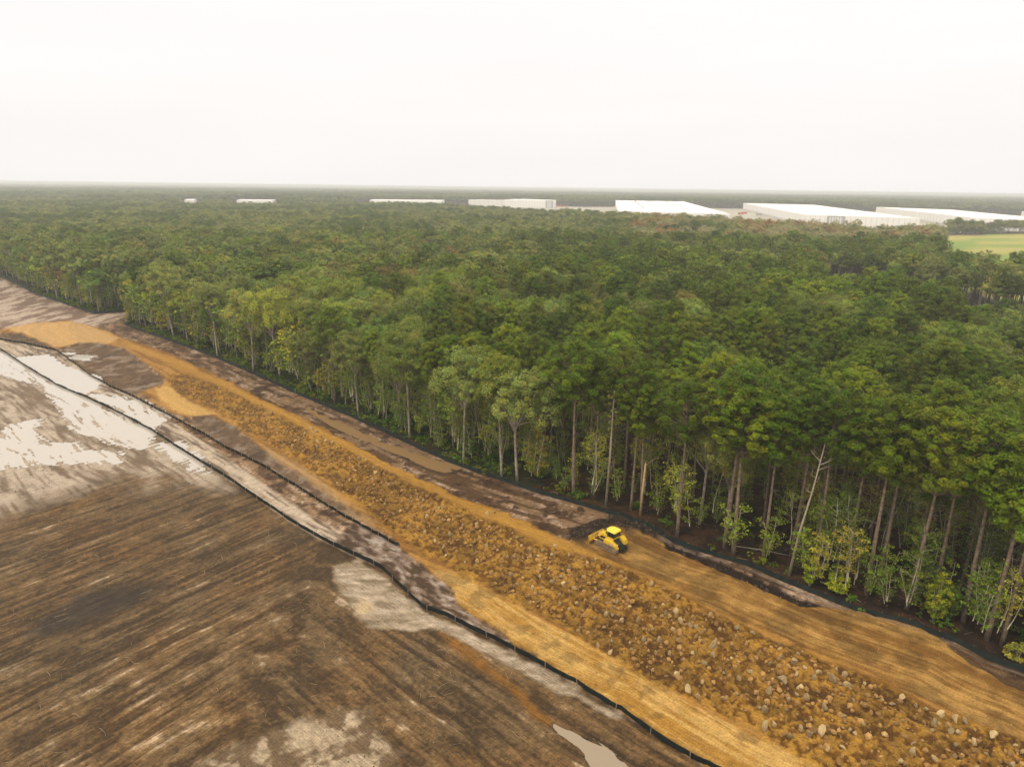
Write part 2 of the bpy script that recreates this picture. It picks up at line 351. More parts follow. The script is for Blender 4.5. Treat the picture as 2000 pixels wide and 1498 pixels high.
sm = ss(0.36, 0.60, 0.55 * sl + 0.45 * sl2 + 0.08 * (fine - 0.5))
sb = c3((0.21, 0.155, 0.115)) * (1 - sm[..., None]) + c3((0.66, 0.56, 0.46)) * sm[..., None]
sb = sb * (0.82 + 0.36 * fine2[..., None])
zbc = ss(-0.3, 0.3, poly_dist(X, Y, stripBC) + 0.3 * w2)
C = lay(C, sb, zbc); H = H + zbc * 0.10 * (sl - 0.5)
# ground between the right fence line and the road: grey brown mud with pale drags
g1 = fbm(uA / 8, dA / 0.9, 4, 91); g2 = fbm(uA / 3.0, dA / 1.2, 4, 95)
gm = c3((0.17, 0.118, 0.078)) * (1 - ss(0.38, 0.55, g1)[..., None]) + c3((0.35, 0.265, 0.195)) * ss(0.38, 0.55, g1)[..., None]
gm = lay(gm, c3((0.55, 0.47, 0.42)), ss(0.57, 0.70, 0.6 * g2 + 0.4 * g1 + 0.3 * (fine - 0.5)) * 0.8)
gd = fbm(X / 1.7, Y / 1.7, 5, 98); gm = lay(gm, c3((0.085, 0.052, 0.034)), ss(0.54, 0.66, gd + 0.10 * (fbm(X / 14, Y / 14, 2, 99) - 0.5)) * 0.85); gm = gm * c3((1.08, 1.0, 0.90)) * (0.60 + 0.80 * fine[..., None]); gbump = gd
zg = ss(-0.5, 0.5, (-dA)) * ss(-0.5, 0.5, dA + 30) * (Y < 330)
zg = zg * (1 - ss(-2, 3, X * 0 + (-150 - X)))
C = lay(C, gm, zg); H = H + zg * (0.22 * (g2 - 0.5) + 0.30 * (gbump - 0.5))
# between the road and the left fence line (below the end of the middle fence)
m3 = GP([(690, 1018), (790, 1075), (860, 1120), (900, 1185), (960, 1225), (1040, 1278), (1120, 1322), (1290, 1438), (1380, 1500), (1460, 1545), (1370, 1495), (1290, 1446), (1200, 1385), (1120, 1335), (1040, 1290), (960, 1248), (870, 1203), (812, 1175), (745, 1112), (650, 1060)])
h1 = fbm(uC / 3.2, dC / 1.3, 4, 101)
h1 = 0.5 * h1 + 0.5 * fbm(uC / 1.1, dC / 0.5, 4, 103); mc = c3((0.12, 0.078, 0.05)) * (1 - ss(0.42, 0.56, h1)[..., None]) + c3((0.33, 0.25, 0.20)) * ss(0.42, 0.56, h1)[..., None]
mc = lay(mc, c3((0.52, 0.46, 0.41)), ss(0.57, 0.66, h1) * 0.8)
mc = mc * (0.75 + 0.5 * fine[..., None])
zz = zone(m3, 0.4, 0.3, 0.5); C = lay(C, mc, zz); H = H + zz * 0.2 * (h1 - 0.5)
# road and its parts
r1 = fbm(uA / 12, dA / 0.7, 4, 111); r2 = fbm(X / 2.2, Y / 2.2, 5, 115)
rc = c3((0.33, 0.185, 0.068)) * (1 - ss(0.35, 0.6, r1)[..., None]) + c3((0.50, 0.305, 0.125)) * ss(0.35, 0.6, r1)[..., None]
rc = rc * (0.78 + 0.44 * fine2[..., None])
zr = zone(road, 2.0, 0.3, 1.0); C = lay(C, rc, zr)
H = H * (1 - zr) + zr * (0.12 * (r1 - 0.5) + 0.30)
lc = c3((0.64, 0.44, 0.205)) * (0.82 + 0.36 * r1[..., None]) * (0.9 + 0.2 * fine[..., None])
C = lay(C, lc * c3((0.98, 0.98, 1.1)), zone(pad, 1.5, 0.6)); C = lay(C, lc, zone(pad2, 1.2, 0.5))
C = lay(C, lc * c3((0.80, 0.83, 1.05)), zone(sandstrip, 2.2, 0.8) * 0.8)
C = lay(C, lc * c3((0.88, 0.80, 0.62)), zone(ribbon, 1.0, 0.7) * 0.85)
# lower smooth lane, with track marks
tl = 0.5 + 0.5 * np.sin(dA * 2 * pi / 1.25 + 4 * (r1 - 0.5)); tlc = 0.62 * fbm(uA / 22, dA / 0.5, 3, 121) + 0.38 * fbm(X / 1.6, Y / 1.6, 5, 123, 0.6)
lo = c3((0.50, 0.305, 0.110)) * (1 - ss(0.35, 0.62, tlc)[..., None]) + c3((0.68, 0.475, 0.225)) * ss(0.35, 0.62, tlc)[..., None]
lo = lo * (0.9 + 0.2 * fine2[..., None])
zlo = zone(low, 1.4, 0.3); C = lay(C, lo, zlo); H = H * (1 - zlo) + zlo * (0.28 + 0.05 * (tlc - 0.5))
# upper lane where the bulldozer works
tt = fbm(uA / 16, dA / 0.42, 4, 131); tt2 = fbm(uA / 40, dA / 1.6, 3, 135)
tk = 0.42 * tt + 0.30 * tt2 + 0.28 * fbm(X / 1.3, Y / 1.3, 5, 137, 0.6)
tcx = c3((0.35, 0.205, 0.082)) * (1 - ss(0.38, 0.6, tk)[..., None]) + c3((0.58, 0.385, 0.175)) * ss(0.38, 0.6, tk)[..., None]
tcx = tcx * (0.86 + 0.28 * fine2[..., None])
tcx = tcx * (1 - 0.30 * ss(0.48, 0.62, fbm(X / 3.5, Y / 3.5, 4, 138))[..., None]); lo = lo * (1 - 0.30 * ss(0.50, 0.62, fbm(X / 2.6 + 9, Y / 2.6, 5, 124, 0.6))[..., None]) * 0.95; C = lay(C, lo, zlo)
ztk = zone(tracks, 1.6, 0.3); C = lay(C, tcx, ztk); H = H * (1 - ztk) + ztk * (0.34 + 0.20 * (tk - 0.5))
# the cloddy fill
k1 = np.abs(fbm(X / 1.0, Y / 1.0, 4, 141) - 0.5) * 2; k2 = fbm(X / 0.55, Y / 0.55, 3, 145); k1 = k1 * (0.75 + 0.5 * vn(X / 3, Y / 3, 149)); k3 = fbm(uA / 5, dA / 2.2, 4, 148)
kc = c3((0.20, 0.108, 0.033)) * (1 - ss(0.35, 0.62, k2)[..., None]) + c3((0.42, 0.262, 0.090)) * ss(0.35, 0.62, k2)[..., None]
kc = kc * (0.75 + 0.5 * ss(0.3, 0.7, k3)[..., None])
dR = poly_dist(X, Y, rocky); zk = ss(-0.5, 0.7, dR + 2.0 * w1 + 0.9 * w2)
C = lay(C, kc, zk); H = H * (1 - zk) + zk * (0.40 + 0.80 * (k1 - 0.25) + 0.40 * (k2 - 0.5) + 0.5 * (k3 - 0.5))
# brown mud patches beside the road
for pg, cc in ((mud1, (0.185, 0.122, 0.075)), (mud2, (0.20, 0.14, 0.095))):
    z = zone(pg, 1.6, 0.7); mm = c3(cc) * (0.25 + 1.5 * fbm(X / 1.6, Y / 2.6, 5, 151, 0.65)[..., None])
    mm = lay(mm, c3((0.42, 0.34, 0.28)), ss(0.50, 0.68, fbm(X / 3.0, Y / 4.5, 6, 155, 0.65)) * 0.8); C = lay(C, mm, z * 0.95)
# pale clay beside the left fence and its neighbours
z = zone(paleA, 1.6, 0.4); pa = c3((0.42, 0.345, 0.265)) + c3((0.34, 0.31, 0.28)) * (fbm(X / 2.2 + w2, Y / 0.7 + 2 * w1, 5, 161)[..., None] - 0.42) * 1.6
C = lay(C, pa * (0.85 + 0.3 * fine[..., None]), z); H = H + z * 0.15 * (fbm(X / 1.6, Y / 1.6, 4, 161) - 0.5)
z = ss(-0.6, 0.8, poly_dist(X, Y, GP([(684, 1183), (705, 1170), (730, 1176), (733, 1192), (712, 1204), (690, 1202)])) + 1.6 * w1); C = lay(C, c3((0.62, 0.50, 0.35)) * (0.92 + 0.16 * fine2[..., None]), z)
z = zone(orangeA, 1.2, 0.7); C = lay(C, c3((0.36, 0.19, 0.06)) * (0.7 + 0.6 * fine2[..., None]), z * 0.8)
z = zone(paleB, 2.6, 0.9); pb = c3((0.24, 0.175, 0.115)) + c3((0.32, 0.29, 0.24)) * ss(0.42, 0.62, fbm(X / 1.5, Y / 1.5, 5, 171))[..., None]
C = lay(C, pb * (0.8 + 0.4 * fine[..., None]), z * 0.9); H = H + z * 0.2 * (fbm(X / 1.5, Y / 1.5, 4, 171) - 0.5)
z = ss(-1.5, 1.5, poly_dist(X, Y, stain) + 4 * (s1 - 0.5)); C = lay(C, c3((0.062, 0.050, 0.040)) * (0.7 + 0.6 * fine2[..., None]), z * 0.8)
# dark scarp and the bladed mud
z = ss(-0.3, 0.3, poly_dist(X, Y, scarp) - 0.45 + 1.3 * w1 + 0.9 * w2); C = lay(C, c3((0.050, 0.030, 0.018)) * (0.5 + fine2[..., None]), z); H = H - 0.35 * z * (1 - 0.8 * k2)
z = zone(scarp2, 1.0, 0.25); C = lay(C, c3((0.12, 0.08, 0.055)) * (0.5 + fine2[..., None]), z * 0.8); H = H - 0.15 * z
z = zone(mudpile, 1.0, 0.7); C = lay(C, c3((0.055, 0.036, 0.024)) * (0.5 + 1.0 * k2[..., None]), z * 0.95); H = H + z * (0.25 + 0.5 * k2)
# forest floor
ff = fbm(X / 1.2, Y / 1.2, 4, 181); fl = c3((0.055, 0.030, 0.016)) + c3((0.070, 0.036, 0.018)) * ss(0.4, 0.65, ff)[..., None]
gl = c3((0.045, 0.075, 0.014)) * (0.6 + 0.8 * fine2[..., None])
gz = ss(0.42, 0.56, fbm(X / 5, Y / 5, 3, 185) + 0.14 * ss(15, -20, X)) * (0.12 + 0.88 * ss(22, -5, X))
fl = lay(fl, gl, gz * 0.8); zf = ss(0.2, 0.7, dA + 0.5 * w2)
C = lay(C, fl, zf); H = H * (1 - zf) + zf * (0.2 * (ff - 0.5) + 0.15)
z = ss(0.1, -0.4, np.abs(dA + 0.75 - 0.4 * w2) - 0.35) * (Y < 120); C = lay(C, c3((0.40, 0.33, 0.28)), z * ss(0.45, 0.6, fbm(uA / 6, dA * 0 + 3, 3, 187)) * 0.8)
# far fields and yards
fg = fbm(X / 60, Y / 9, 4, 191)
zfar = ss(-3, 3, poly_dist(X, Y, field, 30)); C = lay(C, c3((0.30, 0.40, 0.10)) * (1 - ss(0.4, 0.6, fg)[..., None]) + c3((0.55, 0.50, 0.20)) * ss(0.4, 0.6, fg)[..., None], zfar)
yard = np.maximum.reduce([ss(-5, 5, poly_dist(X, Y, p, 40)) for p in (clearing, clear2, clear3, clear4)])
C = lay(C, c3((0.62, 0.58, 0.50)) * (0.85 + 0.3 * fbm(X / 50, Y / 50, 3, 193)[..., None]), yard)
z = ss(-1, 3, poly_dist(X, Y, lot, 12)); C = lay(C, c3((0.46, 0.38, 0.32)), z)
H = H * (Y < 900)
# long swell of the ground and the bench the road stands on
C = 0.62 * np.clip(C, 0.01, 0.9) ** 1.24; lum = C.mean(-1, keepdims=True); C = np.clip(lum + (C - lum) * 1.18, 0.004, 0.9)
# puddles: the ground is let down, the water lies flat in it
pool_info = []
for nm, (pp, k) in pools.items():
    pg = GP(pp); d = poly_dist(X, Y, pg, 8)
    lvl = 0.0
    rg = (fing if 'puddle' in nm else g2) - 0.5
    rg = rg if 'ditch' not in nm and 'sand_pool' not in nm else 0.3 * rg
    if nm == 'ditch_water_end': d = d - 0.25
    depth = ss(-2.2, 1.2, d + 1.2 * w1) * 0.16 * (0.55 + k) if 'puddle' in nm else ss(-0.9, 0.3, d + 1.0 * w1) * 0.2
    H = H - depth; H = H + ss(-2.5, 0.5, d) * rg * (0.75 if 'main' in nm or 'lower' in nm or 'strip' in nm else 0.22) * (1.0 if k < 0.8 else 0.5)
    pool_info.append((nm, d))
WL = -0.045
dmax = np.maximum.reduce([d for _, d in pool_info])
wetm = np.zeros_like(X)
for nm, d in pool_info:
    wetm = np.maximum(wetm, ss(-2.5, -0.5, d) * ss(0.12, 0.0, H - WL))
C = C * (1 - 0.25 * wetm[..., None])

def ground_z(x, y):
    x = np.atleast_1d(np.asarray(x, float)); y = np.atleast_1d(np.asarray(y, float))
    j = np.interp(y, rows, np.arange(NR)); i = np.interp(x / (0.87 * y + 24), t_, np.arange(NC))
    j0 = np.clip(j.astype(int), 0, NR - 2); i0 = np.clip(i.astype(int), 0, NC - 2); a = j - j0; b = i - i0
    return (H[j0, i0] * (1 - a) + H[j0 + 1, i0] * a) * (1 - b) + (H[j0, i0 + 1] * (1 - a) + H[j0 + 1, i0 + 1] * a) * b

gmt = bpy.data.materials.new('ground_soil'); gmt.use_nodes = True; t = gmt.node_tree; pb_ = t.nodes['Principled BSDF']
at = t.nodes.new('ShaderNodeAttribute'); at.attribute_name = 'soil'
fl_ = t.nodes.new('ShaderNodeAttribute'); fl_.attribute_name = 'drag'
n_a = t.nodes.new('ShaderNodeTexNoise'); n_a.inputs['Scale'].default_value = 5.0; n_a.inputs['Detail'].default_value = 5
tcc = t.nodes.new('ShaderNodeTexCoord'); t.links.new(tcc.outputs['Object'], n_a.inputs['Vector'])
n_b = t.nodes.new('ShaderNodeTexNoise'); n_b.inputs['Scale'].default_value = 1.0; n_b.inputs['Detail'].default_value = 4
mpp = t.nodes.new('ShaderNodeMapping'); mpp.inputs['Scale'].default_value = (0.5, 6.0, 1.0)
t.links.new(fl_.outputs['Vector'], mpp.inputs[0]); t.links.new(mpp.outputs[0], n_b.inputs['Vector'])
ad = t.nodes.new('ShaderNodeMath'); ad.operation = 'ADD'; t.links.new(n_a.outputs[0], ad.inputs[0]); t.links.new(n_b.outputs[0], ad.inputs[1])
# cleat marks across the drag lines
wv = t.nodes.new('ShaderNodeTexWave'); wv.wave_type = 'BANDS'; wv.bands_direction = 'X'; wv.inputs['Scale'].default_value = 1.15; wv.inputs['Distortion'].default_value = 0.6
t.links.new(fl_.outputs['Vector'], wv.inputs['Vector'])
wm = t.nodes.new('ShaderNodeMath'); wm.operation = 'MULTIPLY'; t.links.new(wv.outputs['Fac'], wm.inputs[0])
sx = t.nodes.new('ShaderNodeSeparateXYZ'); t.links.new(fl_.outputs['Vector'], sx.inputs[0]); t.links.new(sx.outputs[2], wm.inputs[1])
ad2 = t.nodes.new('ShaderNodeMath'); ad2.operation = 'ADD'; t.links.new(ad.outputs[0], ad2.inputs[0]); t.links.new(wm.outputs[0], ad2.inputs[1])
mrr = t.nodes.new('ShaderNodeMapRange'); mrr.inputs[1].default_value = 0.72; mrr.inputs[2].default_value = 1.32; mrr.inputs[3].default_value = 0.62; mrr.inputs[4].default_value = 1.40
t.links.new(ad2.outputs[0], mrr.inputs[0])
vs = t.nodes.new('ShaderNodeVectorMath'); vs.operation = 'SCALE'; t.links.new(at.outputs['Color'], vs.inputs[0]); t.links.new(mrr.outputs[0], vs.inputs['Scale'])
t.links.new(vs.outputs[0], pb_.inputs['Base Color'])
bm_ = t.nodes.new('ShaderNodeBump'); bm_.inputs['Strength'].default_value = 0.55; bm_.inputs['Distance'].default_value = 0.12
t.links.new(ad2.outputs[0], bm_.inputs['Height']); t.links.new(bm_.outputs[0], pb_.inputs['Normal'])
pb_.inputs['Roughness'].default_value = 0.85; pb_.inputs['Specular IOR Level'].default_value = 0.25

# the drag attribute: along, across, how strongly cleat marks show
ua = np.where(zr > 0.5, uA, np.where(wb > 0.5, U1, U2)); va = np.where(zr > 0.5, dA, np.where(wb > 0.5, V1, V2))
cl = np.clip(ztk * 0.5 + zlo * 0.55 + (1 - zr) * (1 - zf) * (1 - zl) * (1 - zbc) * 0.6, 0, 1) * ss(0.45, 0.6, tr) * ss(110, 70, Y) * 0.17
idx = np.arange(NR * NC).reshape(NR, NC)
Fq = np.stack([idx[:-1, :-1], idx[:-1, 1:], idx[1:, 1:], idx[1:, :-1]], -1).reshape(-1, 4)
Vg = np.stack([X, Y, H], -1).reshape(-1, 3)
me = np_mesh('ground', Vg, Fq, [gmt], smooth=True, attrs={
    'soil': ('FLOAT_COLOR', np.concatenate([C, np.ones(X.shape + (1,), np.float32)], -1).reshape(-1, 4)),
    'drag': ('FLOAT_VECTOR', np.stack([ua, va, cl], -1).reshape(-1, 3))})
tag(ob('ground', me), kind='structure')

water = mat('muddy_water', (0.41, 0.365, 0.32), 0.05, 0.5); water.node_tree.nodes['Principled BSDF'].inputs['IOR'].default_value = 1.36
ditchw = mat('ditch_water', (0.25, 0.155, 0.070), 0.12, 0.5)
claypool = mat('clay_pool', (0.25, 0.19, 0.13), 0.3, 0.4)
for nm, d in pool_info:
    low_ = H < WL + 0.03; any_ = low_[:-1, :-1] | low_[1:, :-1] | low_[:-1, 1:] | low_[1:, 1:]
    qd = (any_ & (d > (-1.8 if 'puddle' in nm else -0.6))[:-1, :-1] & (d >= dmax - 1e-6)[:-1, :-1])
    qi = Fq.reshape(NR - 1, NC - 1, 4)[qd]
    if len(qi) == 0: continue
    u, inv = np.unique(qi, return_inverse=True)
    v = Vg[u].copy(); v[:, 2] = WL
    me = np_mesh('puddle', v, inv.reshape(-1, 4), [ditchw if 'ditch_water' == nm else claypool if nm in ('sand_pool', 'ditch_water_end') else water], smooth=True)
    tag(ob('puddle' if 'puddle' in nm else 'ditch_water' if 'ditch' in nm else 'clay_puddle', me), kind='structure')
# ------------------------------------------------------------------ trees
def leaf_mat(name, rough=0.6, trans=0.15):
    m = bpy.data.materials.new(name); m.use_nodes = True; t = m.node_tree; t.nodes.clear()
    out = t.nodes.new('ShaderNodeOutputMaterial')
    a = t.nodes.new('ShaderNodeAttribute'); a.attribute_type = 'INSTANCER'; a.attribute_name = 'tint'
    b = t.nodes.new('ShaderNodeAttribute'); b.attribute_name = 'leaf'
    v = t.nodes.new('ShaderNodeVectorMath'); v.operation = 'MULTIPLY'
    t.links.new(a.outputs['Vector'], v.inputs[0]); t.links.new(b.outputs['Vector'], v.inputs[1])
    v2 = t.nodes.new('ShaderNodeVectorMath'); v2.operation = 'MULTIPLY'; v2.inputs[1].default_value = (0.96, 0.98, 0.62); t.links.new(v.outputs[0], v2.inputs[0]); v = v2
    d = t.nodes.new('ShaderNodeBsdfPrincipled'); d.inputs['Roughness'].default_value = rough; d.inputs['Specular IOR Level'].default_value = 0.08
    l = t.nodes.new('ShaderNodeBsdfTranslucent')
    t.links.new(v.outputs[0], d.inputs['Base Color']); t.links.new(v.outputs[0], l.inputs['Color'])
    x = t.nodes.new('ShaderNodeMixShader'); x.inputs[0].default_value = trans
    t.links.new(d.outputs[0], x.inputs[1]); t.links.new(l.outputs[0], x.inputs[2]); t.links.new(x.outputs[0], out.inputs[0])
    return m
M_leaf = leaf_mat('foliage')
M_pbark = mat('pine_bark', (0.115, 0.080, 0.054), 0.9, 0.1, nscale=2.5, col2=(0.29, 0.215, 0.155))
M_gbark = mat('grey_bark', (0.20, 0.16, 0.12), 0.9, 0.1, nscale=1.8, col2=(0.44, 0.38, 0.30))
M_sbark = mat('pale_bark', (0.24, 0.21, 0.13), 0.9, 0.1, nscale=1.5, col2=(0.52, 0.48, 0.34))
M_dead = mat('dead_wood', (0.26, 0.21, 0.155), 0.9, 0.1, nscale=2.0, col2=(0.44, 0.37, 0.28))

def unit(v): return v / (np.linalg.norm(v, axis=-1, keepdims=True) + 1e-9)
def cards(cen, rad, npc, size, r, up=0.45, aspect=1.7, flat=0.8, jitter=0.35, heart=None):
    """leaf cards on the shells of many clumps"""
    n = len(cen) * npc; c = np.repeat(cen, npc, 0); R_ = np.repeat(rad, npc)[:, None]
    d = unit(r.normal(size=(n, 3))); dd = d.copy(); dd[:, 2] *= flat
    p = c + dd * R_ * (0.55 + 0.5 * r.random((n, 1)))
    nn = d * 0.8 + r.normal(size=(n, 3)) * 0.5 + np.array([0, 0, up])
    if heart is not None: nn = nn + 1.3 * unit(c - heart)
    nn = unit(nn)
    t1 = unit(np.cross(nn, r.normal(size=(n, 3)))); t2 = np.cross(nn, t1)
    s = size * (0.6 + 0.8 * r.random((n, 1)))
    a = t1 * s * aspect * 0.5; b = t2 * s * 0.5
    V = np.stack([p - a, p - b, p + a, p + b], 1).reshape(-1, 3)
    F = np.arange(4 * n).reshape(-1, 4)
    cl = np.repeat(1 + jitter * (r.random(len(cen)) - 0.5) * 2, npc); lf = cl * (0.75 + 0.5 * r.random(n))
    hu = np.repeat(r.random(len(cen)) - 0.5, npc) + 0.5 * (r.random(n) - 0.5)
    K = np.stack([lf * (1 + 0.35 * hu), lf, lf * (1 - 0.3 * hu)], -1)
    return V, F, np.repeat(K, 4, 0)

def tree_geo(kind, h, r, lod):
    """returns the bark solids and the crown cards of one tree"""
    mb = MB(); cen = []; rad = []
    if kind == 'pine':
        R0 = h * (0.125 + 0.05 * r.random()); cb = 0.56 + 0.09 * r.random()
        bx, by = r.normal(size=2) * 0.25
        ax = lambda z: np.array([bx * sin(z / h * 2.6), by * sin(z / h * 2.1), z])
        tr_ = 0.0082 * h + 0.03
        zs = np.linspace(-0.4, h * 0.97, 9 if lod < 2 else 4)
        mb.tube([ax(z) for z in zs], [tr_ * (1.25 - 1.15 * max(z, 0) / h) for z in zs], 7 if lod < 2 else 4)
        nl = {0: 64, 1: 38, 2: 13}[lod]
        for i in range(nl):
            u = ((i + r.random()) / nl) ** 0.85; z = h * (cb + (0.95 - cb) * u)
            prof = 0.62 + 0.38 * sin(pi * min(1.0, u / 0.7)) if u < 0.35 else sqrt(max(0.02, 1 - ((u - 0.32) / 0.70) ** 2.3))
            L = R0 * prof * (0.78 + 0.34 * r.random())
            if u < 0.2 and r.random() < 0.4: L *= 0.5
            th = i * 2.4 + r.random() * 0.8
            e = ax(z) + np.array([cos(th) * L, sin(th) * L, L * 0.12 + 0.2])
            z0_ = max(h * (cb - 0.04), z - 0.5 * L)
            if lod == 0: mb.tube([ax(z0_), ax(z0_) * 0.5 + e * 0.5 - [0, 0, 0.05 * L], e], [0.07, 0.045, 0.02], 4, False)
            for f in {0: (0.55, 0.80, 1.0), 1: (0.62, 1.0), 2: (0.85,)}[lod]:
                p = ax(z0_) * (1 - f) + e * f + r.normal(size=3) * 0.34
                cen.append(p); rad.append({0: 0.52, 1: 0.78, 2: 1.7}[lod] * (0.7 + 0.6 * r.random()))
        for k in range({0: 7, 1: 3, 2: 1}[lod]):
            cen.append(ax(h * 0.955) + r.normal(size=3) * [0.6, 0.6, 0.3]); rad.append({0: 0.55, 1: 0.8, 2: 1.5}[lod])
        if lod == 0:                                   # a few dead stubs below the crown
            for k in range(5):
                z = h * (0.34 + 0.25 * r.random()); th = r.random() * 6.28; L = 0.5 + 1.6 * r.random()
                mb.tube([ax(z), ax(z) + [cos(th) * L, sin(th) * L, 0.25 * L]], [0.04, 0.012], 3, False)
        V, F, K = cards(np.array(cen), np.array(rad), {0: 80, 1: 46, 2: 40}[lod], {0: 0.125, 1: 0.24, 2: 0.75}[lod], r, aspect=2.1, flat=0.72, jitter=0.17, heart=ax(h * (cb + 0.04)))
    elif kind in ('broad', 'bare'):
        R0 = h * (0.21 + 0.07 * r.random()); cb = 0.45 + 0.12 * r.random()
        bx, by = r.normal(size=2) * 0.5
        ax = lambda z: np.array([bx * sin(z / h * 2.2), by * sin(z / h * 1.8), z])
        tr_ = 0.0085 * h + 0.03; zf_ = h * (cb - 0.05 + 0.1 * r.random())
        zs = np.linspace(-0.4, zf_, 6 if lod < 2 else 3)
        mb.tube([ax(z) for z in zs], [tr_ * (1.2 - 0.6 * max(z, 0) / h) for z in zs], 7 if lod < 2 else 4)
        nlb = {0: 13, 1: 10, 2: 6}[lod]
        for i in range(nlb):
            u = (i + 0.5) / nlb; th = i * 2.4 + r.random()
            zc = h * (cb + 0.08 + (0.90 - cb) * (0.15 + 0.85 * u)); L = R0 * (1.02 - 0.62 * u ** 1.6) * (0.5 + 0.5 * r.random())
            c = np.array([cos(th) * L, sin(th) * L, 0]) + ax(zc)
            if lod < 2:
                mb.tube([ax(zf_ * (0.85 + 0.15 * r.random())), (ax(zf_) + c) / 2 + r.normal(size=3) * 0.3, c], [tr_ * 0.5, tr_ * 0.32, 0.03], 5 if lod == 0 else 3, False)
            lr = R0 * (0.40 + 0.22 * r.random())
            m_ = {0: 22, 1: 14, 2: 4}[lod]
            dd = unit(r.normal(size=(m_, 3))); dd[:, 2] = dd[:, 2] * 0.75 + 0.1
            for k in range(m_):
                cen.append(c + dd[k] * lr * 0.8); rad.append(lr * {0: 0.27, 1: 0.33, 2: 0.7}[lod] * (0.6 + 0.7 * r.random()))
                if kind == 'bare' and lod < 2: mb.tube([c, cen[-1]], [0.03, 0.012], 3, False)
        V, F, K = cards(np.array(cen), np.array(rad), int({0: 62, 1: 46, 2: 34}[lod] * (0.3 if kind == 'bare' else 1)), {0: 0.135, 1: 0.26, 2: 0.8}[lod], r, aspect=1.5, flat=0.85, jitter=0.24, heart=ax(h * (cb + 0.06)))
    else:                                              # thin understory tree, one to three pale stems
        ns = 1 + int(r.random() * 2.6); 
        for s_ in range(ns):
            hh = h * (1 if s_ == 0 else 0.6 + 0.4 * r.random()); a = r.random() * 6.28; ln = (0.04 if s_ == 0 else 0.16) * hh * (0.5 + r.random())
            ph = r.random() * 6
            ax = lambda z: np.array([cos(a) * ln * (z / hh) ** 1.2 + 0.22 * sin(z * 0.55 + ph), sin(a) * ln * (z / hh) ** 1.2 + 0.2 * sin(z * 0.45 + ph), z])
            zs = np.linspace(-0.3, hh, 8); tr_ = 0.03 + 0.0052 * hh
            mb.tube([ax(z) for z in zs], [tr_ * (1.15 - max(z, 0) / hh) + 0.006 for z in zs], 5)
            nk = int(hh * (2.1 if lod == 0 else 1.4))
            for k in range(nk):
                lo_ = 0.55 if h > 9 else 0.30; u = lo_ + (1 - lo_) * (k + r.random()) / nk; z = hh * u; th = r.random() * 6.28; L = hh * 0.15 * (0.35 + 0.9 * sin(pi * min(1, (u - 0.2) * 1.15))) * (0.5 + 0.8 * r.random())
                e = ax(z) + np.array([cos(th) * L, sin(th) * L, L * 0.55])
                mb.tube([ax(z), e], [0.022, 0.008], 3, False)
                for f in (0.62, 1.0):
                    cen.append(ax(z) * (1 - f) + e * f + r.normal(size=3) * 0.12); rad.append(0.30 + 0.35 * r.random())
        V, F, K = cards(np.array(cen), np.array(rad), 12 if lod == 0 else 8, 0.15 if lod == 0 else 0.26, r, aspect=1.5, flat=0.6, up=0.7, jitter=0.35)
    return mb, V, F, K

def trunk_mesh(mb, m): return mb.mesh('trunk', m, True)
def crown_mesh(V, F, K): return np_mesh('crown', V, F, [M_leaf], attrs={'leaf': ('FLOAT_VECTOR', K)})
def whole_mesh(name, mb, V, F, K, m):
    f4 = []
    for f in mb.f:
        if len(f) == 4: f4.append(f)
        elif len(f) == 3: f4.append((f[0], f[1], f[2], f[2]))
    f4 = np.array(f4 or [(0, 1, 2, 3)]); f4 = f4[[len(set(x)) == 4 for x in f4.tolist()]]
    n = len(mb.v); VV = np.vstack([np.array(mb.v), V]); FF = np.vstack([f4, F + n])
    return np_mesh(name, VV, FF, [m, M_leaf], fm=[0] * len(f4) + [1] * len(F), attrs={'leaf': ('FLOAT_VECTOR', np.vstack([np.ones((n, 3)), K]))})

BARK = {'pine': M_pbark, 'broad': M_gbark, 'bare': M_gbark, 'thin': M_sbark}
PROT = {}
for kd, hs in (('pine', [24, 24, 24, 24, 24, 24]), ('broad', [18, 18, 18, 18, 18, 18]), ('thin', [8, 8, 11, 13, 13, 15, 6, 6]), ('bare', [16, 16])):
    PROT[kd] = []
    for i, h_ in enumerate(hs):
        r = np.random.default_rng(100 + i * 7 + len(kd)); mb, V_, F_, K_ = tree_geo(kd, h_, r, 0)
        PROT[kd].append((h_, trunk_mesh(mb, BARK[kd]), crown_mesh(V_, F_, K_)))

def stock(name, items):
    c = bpy.data.collections.new(name)
    for i, me in enumerate(items):
        o = bpy.data.objects.new('%s_stock_%s' % (name, chr(97 + i)), me); c.objects.link(o)
    return c
def lod_set(name, lod, spec):
    out = []
    for i, (kd, h_) in enumerate(spec):
        r = np.random.default_rng(300 + i * 11 + lod * 50); mb, V_, F_, K_ = tree_geo(kd, h_, r, lod)
        out.append(whole_mesh(name, mb, V_, F_, K_, BARK[kd]))
    return stock(name, out)
MID = lod_set('mid_tree', 1, [('pine', 24), ('pine', 24), ('pine', 24), ('pine', 24), ('broad', 18), ('broad', 18), ('broad', 18), ('broad', 18), ('bare', 16), ('thin', 9), ('thin', 7), ('thin', 11)])
FAR = lod_set('far_tree', 2, [('pine', 22), ('pine', 22), ('broad', 19), ('broad', 19), ('broad', 19)])

